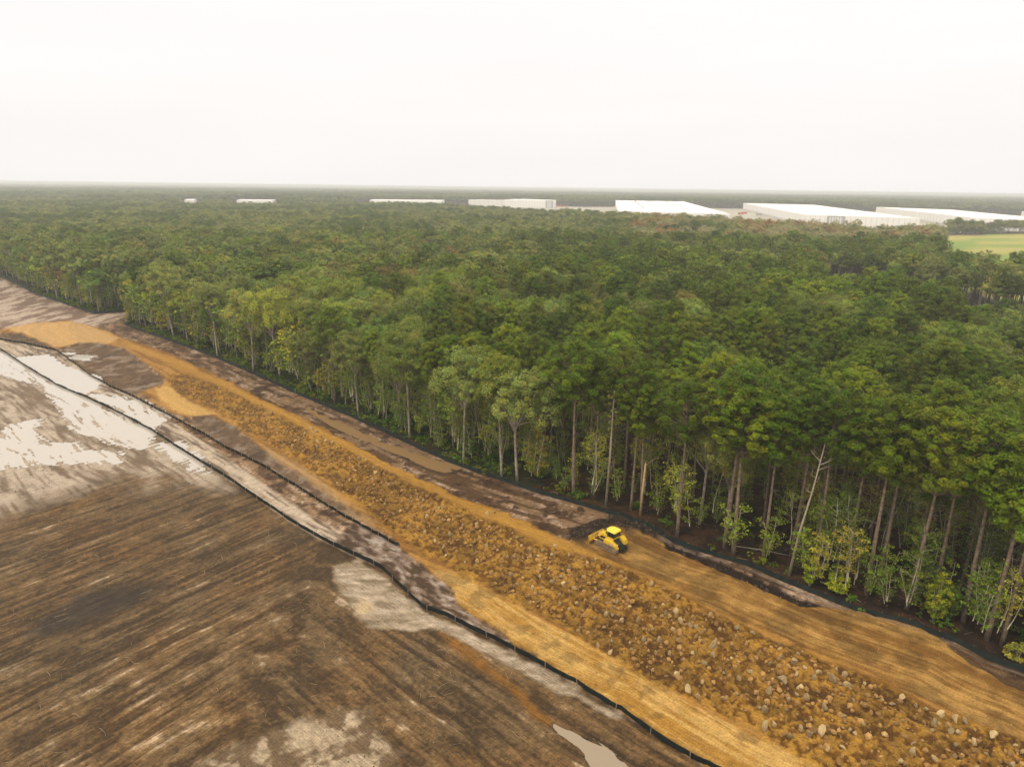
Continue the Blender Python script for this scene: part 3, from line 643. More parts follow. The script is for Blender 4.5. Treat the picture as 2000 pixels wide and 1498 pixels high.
def scatter(name, pts, idx, rot, scl, tint, coll, kind='stuff'):
    """points that each carry one copy of the stock, in one object"""
    me = bpy.data.meshes.new(name); n = len(pts); me.vertices.add(n); me.vertices.foreach_set('co', np.asarray(pts, np.float32).ravel())
    a = me.attributes.new('pick', 'INT', 'POINT'); a.data.foreach_set('value', np.asarray(idx, np.int32))
    a = me.attributes.new('turn', 'FLOAT_VECTOR', 'POINT'); a.data.foreach_set('vector', np.asarray(rot, np.float32).ravel())
    a = me.attributes.new('size', 'FLOAT_VECTOR', 'POINT'); a.data.foreach_set('vector', np.asarray(scl, np.float32).ravel())
    a = me.attributes.new('tint', 'FLOAT_VECTOR', 'POINT'); a.data.foreach_set('vector', np.asarray(tint, np.float32).ravel())
    o = ob(name, me); md_ = o.modifiers.new('copies', 'NODES')
    g = bpy.data.node_groups.new(name + '_copies', 'GeometryNodeTree'); md_.node_group = g
    g.interface.new_socket('Geometry', in_out='INPUT', socket_type='NodeSocketGeometry'); g.interface.new_socket('Geometry', in_out='OUTPUT', socket_type='NodeSocketGeometry')
    N = g.nodes.new; L = g.links.new
    gi = N('NodeGroupInput'); go = N('NodeGroupOutput'); ip = N('GeometryNodeInstanceOnPoints'); ci = N('GeometryNodeCollectionInfo')
    ci.inputs['Collection'].default_value = coll; ci.inputs['Separate Children'].default_value = True; ci.inputs['Reset Children'].default_value = True
    def na(nm, ty):
        x = N('GeometryNodeInputNamedAttribute'); x.data_type = ty; x.inputs[0].default_value = nm; return x.outputs[0]
    mp_ = N('GeometryNodeMeshToPoints')
    L(gi.outputs[0], mp_.inputs[0]); L(mp_.outputs[0], ip.inputs['Points']); L(ci.outputs[0], ip.inputs['Instance'])
    ip.inputs['Pick Instance'].default_value = True
    L(na('pick', 'INT'), ip.inputs['Instance Index']); L(na('size', 'FLOAT_VECTOR'), ip.inputs['Scale'])
    er = N('FunctionNodeEulerToRotation'); L(na('turn', 'FLOAT_VECTOR'), er.inputs[0]); L(er.outputs[0], ip.inputs['Rotation'])
    L(ip.outputs[0], go.inputs[0])
    tag(o, kind=kind); return o

# ---- where trees stand
def forest_ok(x, y, edge=2.0):
    x = np.asarray(x, float); y = np.asarray(y, float)
    dd = np.where(y < 480, line_side(x, y, FAall)[0] * sgn, 99)
    ok = dd > edge
    for pg, pad_ in ((clearing, 4), (clear2, 4), (clear3, 4), (clear4, 4), (field, 3), (gap1, 0), (lot, -1)):
        ok &= poly_dist(x, y, pg, 30) < -pad_
    return ok, dd
def jitter_grid(s, y0, y1, half=0.90, extra=34):
    ys = np.arange(y0, y1, s); out = []
    for k, yy in enumerate(ys):
        w = half * (0.96 * yy + 14) + extra; xs = np.arange(-w, w, s) + (s / 2 if k % 2 else 0)
        out.append(np.stack([xs, np.full(len(xs), yy)], -1))
    p = np.vstack(out); return p + (rng.random(p.shape) - 0.5) * s * 0.85

def height_for(base, top_y):
    b = G(*base); lo, hi = 1.0, 45.0
    for _ in range(30):
        m = (lo + hi) / 2
        if PROJ(b[0], b[1], m)[1] > top_y: lo = m
        else: hi = m
    return b, lo
trees = []      # kind, x, y, height, note
def cand(kind, base, top, note=None):
    b, h = height_for(base, top); trees.append([kind, b[0], b[1], h, note])
for bpx, tpx in [((1822, 1178), 822), ((1926, 1252), 838), ((1956, 1262), 905), ((1690, 1163), 768), ((1714, 1150), 800), ((1490, 1094), 762), ((1415, 1072), 712), ((1432, 1086), 745), ((1252, 1004), 742), ((1232, 998), 700),
                 ((1120, 970), 662), ((850, 870), 660), ((655, 790), 598), ((1592, 1112), 752), ((285, 640), 505), ((1322, 1048), 742), ((738, 815), 640), ((1545, 1085), 735), ((1650, 1130), 775), ((1770, 1190), 790), ((1880, 1215), 800)]:
    cand('pine', bpx, tpx)
for bpx, tpx in [((495, 726), 572), ((548, 740), 566), ((905, 905), 690), ((425, 698), 560), ((112, 584), 478), ((700, 812), 655), ((800, 856), 648), ((1010, 940), 730), ((160, 598), 490), ((340, 662), 520), ((980, 932), 700)]:
    cand('broad', bpx, tpx)
p_ = G(407, 512, 15.0); trees.append(['broad', p_[0], p_[1], 19.0, ((0.33, 0.13, 0.06), 'rusty red')])
p_ = G(1290, 434, 16.0)
fixed = np.array([[t[1], t[2]] for t in trees])
P_ = jitter_grid(6.3, 52, 470)
okm, dd = forest_ok(P_[:, 0], P_[:, 1], 2.6)
P_ = P_[okm]; dd = dd[okm]
dm = np.min(np.hypot(P_[:, None, 0] - fixed[None, :, 0], P_[:, None, 1] - fixed[None, :, 1]), 1)
P_ = P_[dm > 3.2]; dd = dd[dm > 3.2]
g2ok = poly_dist(P_[:, 0], P_[:, 1], gap2, 10) < 0
P_ = P_[g2ok | (rng.random(len(P_)) < 0.45)]; 
dd = forest_ok(P_[:, 0], P_[:, 1])[1]
zone_n = fbm(P_[:, 0] / 34, P_[:, 1] / 34, 3, 201)
pine_p = np.clip(0.06 + 0.80 * ss(-45, 22, P_[:, 0] - 0.12 * (P_[:, 1] - 120)) * (0.55 + 0.45 * ss(420, 260, P_[:, 1])) + 2.6 * (zone_n - 0.5), 0.03, 0.95)
for (x, y), pp_, d_, zn in zip(P_, pine_p, dd, zone_n):
    if rng.random() < pp_ and not (poly_dist(np.array([x]), np.array([y]), gap2, 14)[0] > -10 and rng.random() < 0.8): trees.append(['pine', x, y, 16.5 + 9.5 * rng.random() - (1.5 if x < -60 else 0), None])
    else: trees.append(['broad', x, y, (15.5 + 6.5 * rng.random()) if d_ > 8 else 12 + 7 * rng.random(), None])
P2 = jitter_grid(2.4, 52, 400)
okm, dd2 = forest_ok(P2[:, 0], P2[:, 1], 1.2)
rt_ = ss(5, 15, P2[:, 0]) * ss(48, 38, P2[:, 0])
keep = okm & (dd2 < 34) & (rng.random(len(P2)) < np.where(dd2 < 7, 0.90, 0.36) * (1 - 0.35 * rt_))
P2 = P2[keep]; d2_ = dd2[keep]
for (x, y), d_ in zip(P2, d2_):
    trees.append(['thin', x, y, (5.0 + 9.5 * rng.random()) * (1.1 if x < 5 else 0.85), None])

def tint_of(kind, x, y):
    n = vn(np.array([x / 26.0]), np.array([y / 26.0]), 211)[0]; q_ = rng.random(); n2 = rng.random() - 0.5
    if kind == 'pine':
        a = np.array([0.066, 0.102, 0.004]); b = np.array([0.145, 0.180, 0.010]); c = a + (b - a) * np.clip(q_ ** 1.5 + 0.5 * (n - 0.5), 0, 1)
        w = 'dark green' if c[1] < 0.112 else 'mid green'
    elif kind == 'broad':
        if q_ < 0.42: c, w = np.array([0.180, 0.195, 0.062]), 'pale sage'
        elif q_ < 0.72: c, w = np.array([0.115, 0.155, 0.033]), 'soft green'
        elif q_ < 0.93: c, w = np.array([0.190, 0.220, 0.036]), 'yellow green'
        else: c, w = np.array([0.20, 0.16, 0.055]), 'tan green'
    elif kind == 'thin':
        if q_ < 0.5: c, w = np.array([0.175, 0.225, 0.024]), 'bright green'
        elif q_ < 0.8: c, w = np.array([0.105, 0.155, 0.022]), 'deep green'
        else: c, w = np.array([0.27, 0.25, 0.035]), 'yellowing'
    else: c, w = np.array([0.26, 0.20, 0.12]), 'bare grey'
    return c * np.array([1 + 0.25 * (rng.random() - 0.5), 1, 1]) * (1 + 0.7 * n2) * 1.12, w

# which are seen well enough to be things of their own
T = {'pine': [], 'broad': [], 'thin': []}; OUT = []
for t in trees:
    px, py, w_ = PROJ(t[1], t[2], 0.0); px2, py2, _ = PROJ(t[1], t[2], t[3])
    if px < -350 or px > 2600 or py2 > 1700: continue
    if px < -40 or px > 2060 or py2 > 1520: OUT.append(t); continue
    T[t[0]].append((float(np.hypot(t[1], t[2])) if not t[4] else 10.0, t, float(px), float(py)))
rest = list(OUT); NAMED = []
FRONT = {}
for kd in T:
    T[kd].sort(key=lambda k: k[0] + (0 if kd != 'pine' else 0))
    NAMED += [(kd,) + k for k in T[kd][:298 if kd != 'thin' else 290]]; rest += [k[1] for k in T[kd][298 if kd != 'thin' else 290:]]
# landmarks along the wood's edge (from the left of the place to the right)
LMK = [(-1e9, 'by the far fence corner'), (330, 'past the pale sand pad'), (470, 'beside two big grey trunks'), (600, 'above the muddy bend'), (740, 'behind the ditch puddle head'),
       (860, 'behind the ditch puddle'), (980, 'past the ditch puddle tail'), (1090, 'uphill of the mud pile'), (1180, 'behind the bulldozer'), (1290, 'just past the bulldozer'),
       (1390, 'where the trench begins'), (1480, 'near the leaning dead tree'), (1580, 'between snag and yellow bush'), (1680, 'behind the yellow bush'), (1780, 'by the tall leafy bush'), (1890, 'at the fence end')]
def place_word(px):
    w = LMK[0][1]
    for a, b in LMK:
        if px >= a: w = b
    return w
cells = {}
for k in NAMED:
    kd, _, t, px, py = k
    d_ = forest_ok([t[1]], [t[2]])[1][0]
    band = 0 if d_ < 7 else 1 if d_ < 14 else 2 if d_ < 23 else 3 if d_ < 34 else 4 if d_ < 48 else 5
    cells.setdefault((kd, band, place_word(px)), []).append(k)
BAND = ['front row', 'second row', 'third row', 'fourth row', 'fifth row', 'deep rows']
KN = {'pine': ('pine_tree', 'pine tree', 'pine'), 'broad': ('broadleaf_tree', 'broadleaf tree', 'leafy tree'), 'thin': ('understory_tree', 'young tree', 'thin tree')}
GRP = {'pine': 'tall pines of the wood', 'broad': 'broadleaf trees of the wood', 'thin': 'thin young trees at the edge of the wood'}
for (kd, band, pw), ks in cells.items():
    ks.sort(key=lambda k: k[3])
    for i, (kd, _, t, px, py) in enumerate(ks):
        x, y, h = t[1], t[2], t[3]
        cand_ = PROT[kd]
        if kd == 'thin': cand_ = [c for c in cand_ if abs(c[0] - h) < 3.2] or cand_
        h0, tm, cm = cand_[int(rng.integers(len(cand_)))]
        s = h / h0; wv_ = 0.88 + 0.28 * rng.random()
        e_ = bpy.data.objects.new(KN[kd][0], None); COL.objects.link(e_)
        e_.location = (x, y, float(ground_z(x, y)[0])); e_.rotation_euler = (rng.normal() * 0.018, rng.normal() * 0.018, rng.random() * 6.28); e_.scale = (s * wv_, s * wv_, s)
        tn, tw = tint_of(kd, x, y) if not t[4] else t[4]
        ob('trunk', tm, e_); cr = ob('crown', cm, e_); cr['tint'] = [float(v) for v in tn]
        o_ = ' ' + nth(i) + ' from the left' if len(ks) > 1 else ''
        tag(e_, '%s %s,%s %s, %s' % (tw, KN[kd][2], o_ + ',' if o_ else '', BAND[band], pw), KN[kd][1], GRP[kd])

# the rest of the wood, far past the number one could name
pts = [(t[1], t[2], 0.1) for t in rest]; idx = []; scl = []; tn = []
for t in rest:
    kd = t[0]
    if kd == 'pine': i_ = int(rng.integers(4)); h0 = 24
    elif kd == 'broad': i_ = 4 + int(rng.integers(4)); h0 = 18
    else: i_ = 9 + int(rng.integers(3)); h0 = [9, 7, 11][i_ - 9]
    s = t[3] / h0; a = s * (0.95 + 0.3 * rng.random()); idx.append(i_); scl.append((a, a, s)); tn.append(tint_of(kd, t[1], t[2])[0])
P3 = jitter_grid(7.6, 470, 1480, 0.84)
okm, _ = forest_ok(P3[:, 0], P3[:, 1]); P3 = P3[okm]
n3 = len(P3); zn = fbm(P3[:, 0] / 60, P3[:, 1] / 60, 3, 221); q_ = rng.random(n3)
pin = q_ < np.clip(0.20 + 3.0 * (zn - 0.5) + 0.30 * ss(0, 200, P3[:, 0]) * ss(760, 560, P3[:, 1]), 0.04, 0.9)
pxf, pyf, _ = PROJ(P3[:, 0], P3[:, 1], 18.0)
brown = (pxf > 1230) & (pxf < 1860) & (pyf > 408) & (P3[:, 1] > 520) & (rng.random(n3) < 0.35 + 0.4 * (pxf > 1450)) & ~((pxf > 1840)) & (pyf < 462)
i3 = np.where(pin, rng.integers(0, 4, n3), rng.integers(4, 8, n3)); i3 = np.where(brown & (rng.random(n3) < 0.35), 8, np.where(brown, 4 + i3 % 4, i3))
hh3 = np.where(pin, 15.5 + 6.5 * rng.random(n3), 13 + 6.5 * rng.random(n3)); hh3 = hh3 + 3.0 * ((P3[:, 1] > 600) & (P3[:, 0] > 60) & (pxf < 1830)) - 3.0 * (pxf > 1880) * (P3[:, 1] > 600); h03 = np.where(i3 < 4, 24, np.where(i3 == 8, 16, 18)); s3_ = hh3 / h03
w3 = s3_ * (1.15 + 0.35 * rng.random(n3))
tq = rng.random((n3, 1)); tp = np.array([0.066, 0.100, 0.007]) + (np.array([0.035, 0.035, 0.01])) * tq
tb = np.where(tq < 0.45, np.array([[0.205, 0.215, 0.080]]), np.where(tq < 0.75, np.array([[0.125, 0.160, 0.038]]), np.array([[0.205, 0.215, 0.048]])))
t3 = np.where(pin[:, None], tp, tb) * (0.85 + 0.6 * rng.random((n3, 1)))
bt = np.where(rng.random((n3, 1)) < 0.25, np.array([[0.34, 0.20, 0.08]]), np.array([[0.34, 0.30, 0.18]])); t3 = np.where(brown[:, None], bt, t3)
PB = jitter_grid(4.2, 700, 900); PB = PB[(PB[:, 0] > 250) & forest_ok(PB[:, 0], PB[:, 1])[0]]; PB = PB[poly_dist(PB[:, 0], PB[:, 1], GP([(1820, 458), (1840, 436), (2200, 434), (2200, 456)]), 60) > -12]; nb = len(PB)
sb_ = (5 + 6.5 * rng.random(nb)) / 18; pts += [(a, b, -2.5) for a, b in PB]; idx += list(rng.integers(4, 8, nb)); scl += [(a * 1.5, a * 1.5, a * 1.1) for a in sb_]; tn += list(np.array([[0.13, 0.16, 0.045]]) * (0.7 + 0.6 * rng.random((nb, 1))))
pts += [(a, b, 0.0) for a, b in P3]; idx += list(i3); scl += [(a, a, s) for a, s in zip(w3, s3_)]; tn += list(t3)
n = len(pts); rot = np.zeros((n, 3)); rot[:, 2] = rng.random(n) * 6.28
scatter('woodland', pts, idx, rot, scl, tn, MID)
# far woods
P4 = np.vstack([jitter_grid(13.0, 1480, 3000, 0.80), jitter_grid(22.0, 3000, 5600, 0.80)])
okm, _ = forest_ok(P4[:, 0], P4[:, 1]); P4 = P4[okm]; n4 = len(P4)
far = P4[:, 1] > 3000
i4 = rng.integers(0, 5, n4); s4 = (0.8 + 0.35 * rng.random(n4)); w4 = s4 * np.where(far, 3.4, 2.0) * (0.9 + 0.3 * rng.random(n4)); s4 = s4 * (0.95 + 0.25 * fbm(P4[:, 0] / 300, P4[:, 1] / 300, 2, 231))
z4 = fbm(P4[:, 0] / 120, P4[:, 1] / 260, 4, 233)[:, None]
t4 = (np.array([[0.080, 0.115, 0.045]]) + np.array([[0.09, 0.09, 0.04]]) * ss(0.35, 0.65, z4)) * (0.75 + 0.5 * rng.random((n4, 1)))  # lighter, bluer tint: part of the distance haze is put into the leaf colour
rot = np.zeros((n4, 3)); rot[:, 2] = rng.random(n4) * 6.28
scatter('distant_woods', np.concatenate([P4, np.zeros((n4, 1))], 1), i4, rot, np.stack([w4, w4, s4], -1), t4, FAR)
# beyond that the canopy reads as one rough surface
yr = np.geomspace(5500, 30000, 120); tt_ = np.linspace(-0.95, 0.95, 500)
YY = np.repeat(yr[:, None], 500, 1); XX = tt_[None, :] * YY
HH = 15 + 9 * fbm(XX / 60, YY / 120, 3, 241) + 14 * (fbm(XX / 900, YY / 1500, 3, 243) - 0.4)
HH[0, :] = 0
ii = np.arange(120 * 500).reshape(120, 500); FF = np.stack([ii[:-1, :-1], ii[:-1, 1:], ii[1:, 1:], ii[1:, :-1]], -1).reshape(-1, 4)
M_can = mat('distant_canopy', (0.045, 0.07, 0.025), 0.9, 0.1, nscale=0.02, col2=(0.10, 0.13, 0.05))
tag(ob('horizon_woods', np_mesh('horizon_woods', np.stack([XX, YY, HH], -1).reshape(-1, 3), FF, [M_can], smooth=True)), kind='stuff')
# low plants on the floor of the wood near its edge
lowm = []
for i in range(4):
    r = np.random.default_rng(900 + i); c_ = r.normal(size=(9, 3)) * [0.5, 0.5, 0.12] + [0, 0, 0.35]
    V_, F_, K_ = cards(c_, np.full(9, 0.35), 12, 0.22, r, up=0.9, aspect=1.5)
    lowm.append(np_mesh('low_plant', V_, F_, [M_leaf], attrs={'leaf': ('FLOAT_VECTOR', K_)}))
LOWC = stock('low_plant', lowm)
P5 = jitter_grid(1.5, 52, 330); okm, d5 = forest_ok(P5[:, 0], P5[:, 1], 0.8); gn = vn(P5[:, 0] / 6, P5[:, 1] / 6, 251)
pr = np.where(P5[:, 0] < 12, 0.75, 0.16) * ss(0.25, 0.6, gn + 0.15 * (P5[:, 0] < 0)); kp = okm & (d5 < 16) & (rng.random(len(P5)) < pr); P5 = P5[kp]; n5 = len(P5)
rot = np.zeros((n5, 3)); rot[:, 2] = rng.random(n5) * 6.28; s5 = 0.5 + 1.1 * rng.random((n5, 1)) ** 2
t5 = np.where(rng.random((n5, 1)) < 0.6, np.array([[0.085, 0.15, 0.016]]), np.array([[0.17, 0.19, 0.02]]))
scatter('undergrowth', np.concatenate([P5, ground_z(P5[:, 0], P5[:, 1])[:, None]], 1), rng.integers(0, 4, n5), rot, np.repeat(s5, 3, 1), t5, LOWC)
print('TREES', [e.get('label') for e in bpy.data.objects if e.get('category')][::97], len(NAMED), len(rest), n3, n4, n5)

# ------------------------------------------------------------------ silt fences
M_fab = mat('fence_fabric', (0.007, 0.010, 0.009), 0.7, 0.15, nscale=1.2, col2=(0.018, 0.027, 0.024))
M_post = mat('stake_wood', (0.20, 0.15, 0.09), 0.9, 0.1, nscale=6, col2=(0.40, 0.32, 0.22))
def resample(pl, step):
    seg = np.hypot(*np.diff(pl, axis=0).T); L = np.concatenate([[0], np.cumsum(seg)]); n = max(2, int(L[-1] / step))
    u = np.linspace(0, L[-1], n); return np.stack([np.interp(u, L, pl[:, 0]), np.interp(u, L, pl[:, 1])], -1)
def fence(pl, hgt, label, n_posts, post_side, seed, post_h=0.25):
    pts_ = resample(pl, 0.6); n = len(pts_); r = np.random.default_rng(seed)
    px, py, _ = PROJ(pts_[:, 0], pts_[:, 1], 0)
    k = (px > -120) & (px < 2120) & (py < 1600); pts_ = pts_[k]; n = len(pts_)
    tg = np.gradient(pts_, axis=0); tg /= np.hypot(tg[:, 0], tg[:, 1])[:, None]; nr = np.stack([-tg[:, 1], tg[:, 0]], -1)
    u = np.arange(n) * 0.6; sag = 0.10 * (fbm(u / 3.0, u * 0 + seed, 3) - 0.5) + 0.06 * np.abs(np.sin(u * pi / 2.4)); wob = 0.35 * (fbm(u / 7.0, u * 0 + seed + 5, 3) - 0.5)
    pts_ = pts_ + nr * wob[:, None]
    zb = ground_z(pts_[:, 0], pts_[:, 1])
    e_ = bpy.data.objects.new('silt_fence', None); COL.objects.link(e_); e_.location = (pts_[n // 2, 0], pts_[n // 2, 1], 0); o_ = np.array([pts_[n // 2, 0], pts_[n // 2, 1], 0])
    V = []; th = 0.02
    lay_ = [(-0.30, 0.28), (0.0, 0.12), (0.5, 0.03 + 0 * hgt), (1.0, 0.0)]
    for f, of in [(-0.2, 0.22), (0.08, 0.12), (0.5, 0.06), (1.0, 0.0), (1.0, -th), (0.5, 0.06 - th), (0.08, 0.12 - th), (-0.2, 0.22 - th)]:
        z = zb + np.where(f >= 1, hgt - sag, f * hgt)
        V.append(np.concatenate([pts_ + nr * (post_side * of + 0.05 * (fbm(u / 1.1, u * 0 + f * 3, 2) - 0.5)[:, None] * (f > 0.3)), z[:, None]], 1) - o_)
    V = np.stack(V, 1); m = V.shape[1]; ii = np.arange(n * m).reshape(n, m); F = []
    for j in range(m - 1): F.append(np.stack([ii[:-1, j], ii[1:, j], ii[1:, j + 1], ii[:-1, j + 1]], -1))
    ob('fabric', np_mesh('fabric', V.reshape(-1, 3), np.vstack(F), [M_fab], smooth=False), e_)
    if n_posts:
        pm = MB().tube([(0, 0, -0.3), (0, 0, hgt + post_h)], [0.038, 0.034], 5).mesh('post', M_post)
        d_ = np.hypot(pts_[:, 0], pts_[:, 1]); sel = np.linspace(0, n - 1, n_posts).astype(int)
        for i in sel:
            p = ob('post', pm, e_, (pts_[i, 0] - o_[0] - nr[i, 0] * 0.07 * post_side, pts_[i, 1] - o_[1] - nr[i, 1] * 0.07 * post_side, zb[i])); p.rotation_euler = (r.normal() * 0.05, r.normal() * 0.05, 0)
    tag(e_, label, 'silt fence', 'silt fences of the site'); return e_
fence(FA2, 0.72, 'long black fabric fence along the foot of the wood, past the bulldozer', 90, -1, 3, 0.02)
fence(FA1, 0.75, 'black fabric fence at the far upper corner, ending by the sand pad', 40, -1, 4, 0.02)
fence(FB, 0.70, 'dark fabric fence with pale wooden stakes, between puddles and the orange road', 96, 1, 5, 0.30)
fence(FC, 0.80, 'winding dark green fence that crosses the white puddles and graded field', 60, 1, 6, 0.0)

# ------------------------------------------------------------------ rocks on the fill
M_rock = bpy.data.materials.new('rock'); M_rock.use_nodes = True; t = M_rock.node_tree; bp_ = t.nodes['Principled BSDF']; bp_.inputs['Roughness'].default_value = 0.9
at = t.nodes.new('ShaderNodeAttribute'); at.attribute_type = 'INSTANCER'; at.attribute_name = 'tint'
nn_ = t.nodes.new('ShaderNodeTexNoise'); nn_.inputs['Scale'].default_value = 5; nn_.inputs['Detail'].default_value = 6; c_ = t.nodes.new('ShaderNodeTexCoord'); t.links.new(c_.outputs['Object'], nn_.inputs['Vector'])
r_ = t.nodes.new('ShaderNodeMapRange'); r_.inputs[1].default_value = 0.3; r_.inputs[2].default_value = 0.7; r_.inputs[3].default_value = 0.66; r_.inputs[4].default_value = 1.3; t.links.new(nn_.outputs[0], r_.inputs[0])
v_ = t.nodes.new('ShaderNodeVectorMath'); v_.operation = 'SCALE'; t.links.new(at.outputs['Vector'], v_.inputs[0]); t.links.new(r_.outputs[0], v_.inputs['Scale']); t.links.new(v_.outputs[0], bp_.inputs['Base Color'])
bb = t.nodes.new('ShaderNodeBump'); bb.inputs['Strength'].default_value = 0.5; bb.inputs['Distance'].default_value = 0.06; t.links.new(nn_.outputs[0], bb.inputs['Height']); t.links.new(bb.outputs[0], bp_.inputs['Normal'])
import bmesh
def rock_mesh(seed, elong, cuts=12, sub=2, name='boulder'):
    r = np.random.default_rng(seed); bm = bmesh.new(); bmesh.ops.create_icosphere(bm, subdivisions=sub, radius=1.0)
    P = np.array([v.co[:] for v in bm.verts])
    for k in range(cuts):
        nrm = unit(r.normal(size=3)); c = 0.42 + 0.40 * r.random(); dd_ = P @ nrm; P = P - np.where(dd_ > c, dd_ - c, 0)[:, None] * nrm
    P = P * (1 + 0.10 * r.normal(size=(len(P), 1)) * 0.5) * [1 + 0.3 * r.random(), 0.75 + 0.3 * r.random(), elong]
    for v, p in zip(bm.verts, P): v.co = p
    me = bpy.data.meshes.new(name); bm.to_mesh(me); bm.free(); me.materials.append(M_rock); me.update(); return me
ROCKS = [rock_mesh(40 + i, el) for i, el in enumerate([1.0, 1.15, 1.3, 1.5, 0.7, 0.85, 1.05, 1.25])]
TALLR = rock_mesh(71, 1.9); FLATR = rock_mesh(72, 0.45)
spots = []
R4 = [(65,575,1),(55,645,1.3),(85,700,1.3),(150,685,1),(130,725,1),(165,740,1.2),(215,765,.9),(300,745,1),(400,735,1.2),(485,775,1),(38,750,1.2),(68,810,.8),(265,850,1.5),(258,905,1.2),(212,935,1.3),(365,910,1.1),(150,895,1.1),(325,985,1),(20,885,1),(405,930,.9),(470,990,1.1),(60,1000,1.1),(640,905,1.1),(735,880,1.3),(710,938,1.1),(772,962,1.2),(850,990,1.3),(655,1030,1.5),(925,1035,1.2),(1008,1065,1.1),(1000,1000,1),(950,980,.9),(1110,1045,1),(750,1075,1.3),(730,1105,.9),(570,1105,1.4),(640,830,.8),(880,1185,1.4),(555,1200,1.2),(520,1185,1),(985,1235,1.2),(780,1140,.9),(685,1145,.9),(605,1280,1.2),(550,1310,1.1),(750,1310,1),(855,1335,1.2),(800,1340,1.2),(1030,1305,.9),(1050,1335,1),(990,1290,.8),(1320,1125,1.6),(1205,1140,1),(1265,1165,1.1),(1395,1165,1),(1445,1195,1.1),(1490,1270,1.2),(1535,1225,1.2),(1610,1255,1),(1665,1280,1),(1595,1320,1.4),(1630,1340,1.1),(1480,1325,1.1),(1820,1350,1.5),(1720,1375,1),(1375,1445,1.3),(1615,1385,1),(1940,1410,.9),(1985,1435,1.2),(1220,1340,1),(1495,1480,1),(985,1415,1.1),(120,1095,1),(175,1120,1.2)]
for a, b, k in R4: spots.append((1300 + .35 * a, 974 + .35 * b, 0.40 * k))
R2 = [(30,120),(60,195),(80,165),(100,185),(140,195),(290,290),(330,300),(385,370),(365,400),(410,515),(500,420),(480,430),(455,445),(520,430),(545,355),(370,330),(615,500),(650,520),(735,570),(690,545),(590,610),(668,615),(580,655),(790,650),(715,750),(940,670),(945,650),(1005,595),(1045,585),(725,675),(895,710),(995,720),(1000,775),(1060,800),(1195,780),(1245,805),(1315,800),(1385,775),(1365,830),(1460,830),(1480,795),(1290,835),(1245,840),(1355,875),(1300,895),(1345,915),(1300,945),(1465,895),(1420,955),(1530,850),(1555,830),(1610,855),(1565,870),(1680,890),(1750,920),(1640,930),(1365,985),(1140,955),(1260,1020),(1295,1040),(1365,1035),(1410,1060),(1490,1015),(1320,1080),(1410,1105),(1460,1140),(1505,1105),(1605,1085),(1780,1055),(1725,1090),(1715,1125),(1800,1125),(1860,1080),(1870,1040),(1920,1000),(1940,1125),(1985,1100),(1670,1155),(1700,1160),(1755,1200),(1845,1195),(1650,1240),(1925,1240),(1620,1335),(1690,1370),(1960,1300),(2000,1160)]
for i, (a, b) in enumerate(R2): spots.append((600 + .35 * a, 800 + .35 * b, 0.37 * (0.85 + 0.4 * ((i * 37) % 10) / 10)))
for a, b in [(1385,885),(1415,890),(1460,845),(1465,890),(1500,885),(1520,895),(1740,975),(1765,990),(1730,970),(1630,1015),(1700,1010),(1575,1050),(1580,1080),(1770,1050),(1800,1030),(1820,1045),(1855,1055),(1775,1080),(1285,905),(1380,985),(1605,1000),(1560,940)]:
    spots.append((.35 * a, 500 + .35 * b, 0.42))
known = np.array([G(a, b)[:2] for a, b, _ in spots]); W_ = [(p[0], p[1], s[2]) for p, s in zip(known, spots)]
tries = 0
while len(W_) < 296 and tries < 20000:
    tries += 1; px = 420 + 1640 * rng.random(); py = 760 + 760 * rng.random(); p = G(px, py)[:2]
    if poly_dist(p[:1], p[1:2], rocky)[0] < 1.0: continue
    if min(np.hypot(*(p - np.array(w[:2]))) for w in W_) < 1.5: continue
    W_.append((p[0], p[1], 0.24 + 0.16 * rng.random()))
SEC = [(-1e9, 'where the fill narrows'), (560, 'level with the mud strip'), (700, 'level with the ditch puddle'), (800, 'level with the fence end stakes'), (900, 'above the smooth lane tip'), (1000, 'left of the bulldozer'), (1100, 'just below the bulldozer'),
       (1200, 'past the bulldozer'), (1300, 'level with the mound scarp'), (1420, 'level with the leaning snag'), (1540, 'level with the yellow bush'), (1660, 'level with the leafy bush'), (1780, 'toward the near corner'), (1880, 'at the near corner')]
mid_line = np.array([[322, 745], [423, 780], [540, 832], [640, 890], [760, 950], [900, 1050], [1000, 1105], [1150, 1170], [1330, 1265], [1500, 1345], [1700, 1430], [1900, 1500]], float)
grp = {}
for x, y, s in W_:
    px, py, _ = PROJ(x, y, 0.4); px = float(px); py = float(py)
    sec = [b for a, b in SEC if px >= a][-1]; dy = py - np.interp(px, mid_line[:, 0], mid_line[:, 1])
    row = 'upper edge' if dy < -35 else 'upper half' if dy < 0 else 'lower half' if dy < 38 else 'lower edge'
    grp.setdefault((sec, row), []).append((px, py, x, y, s))
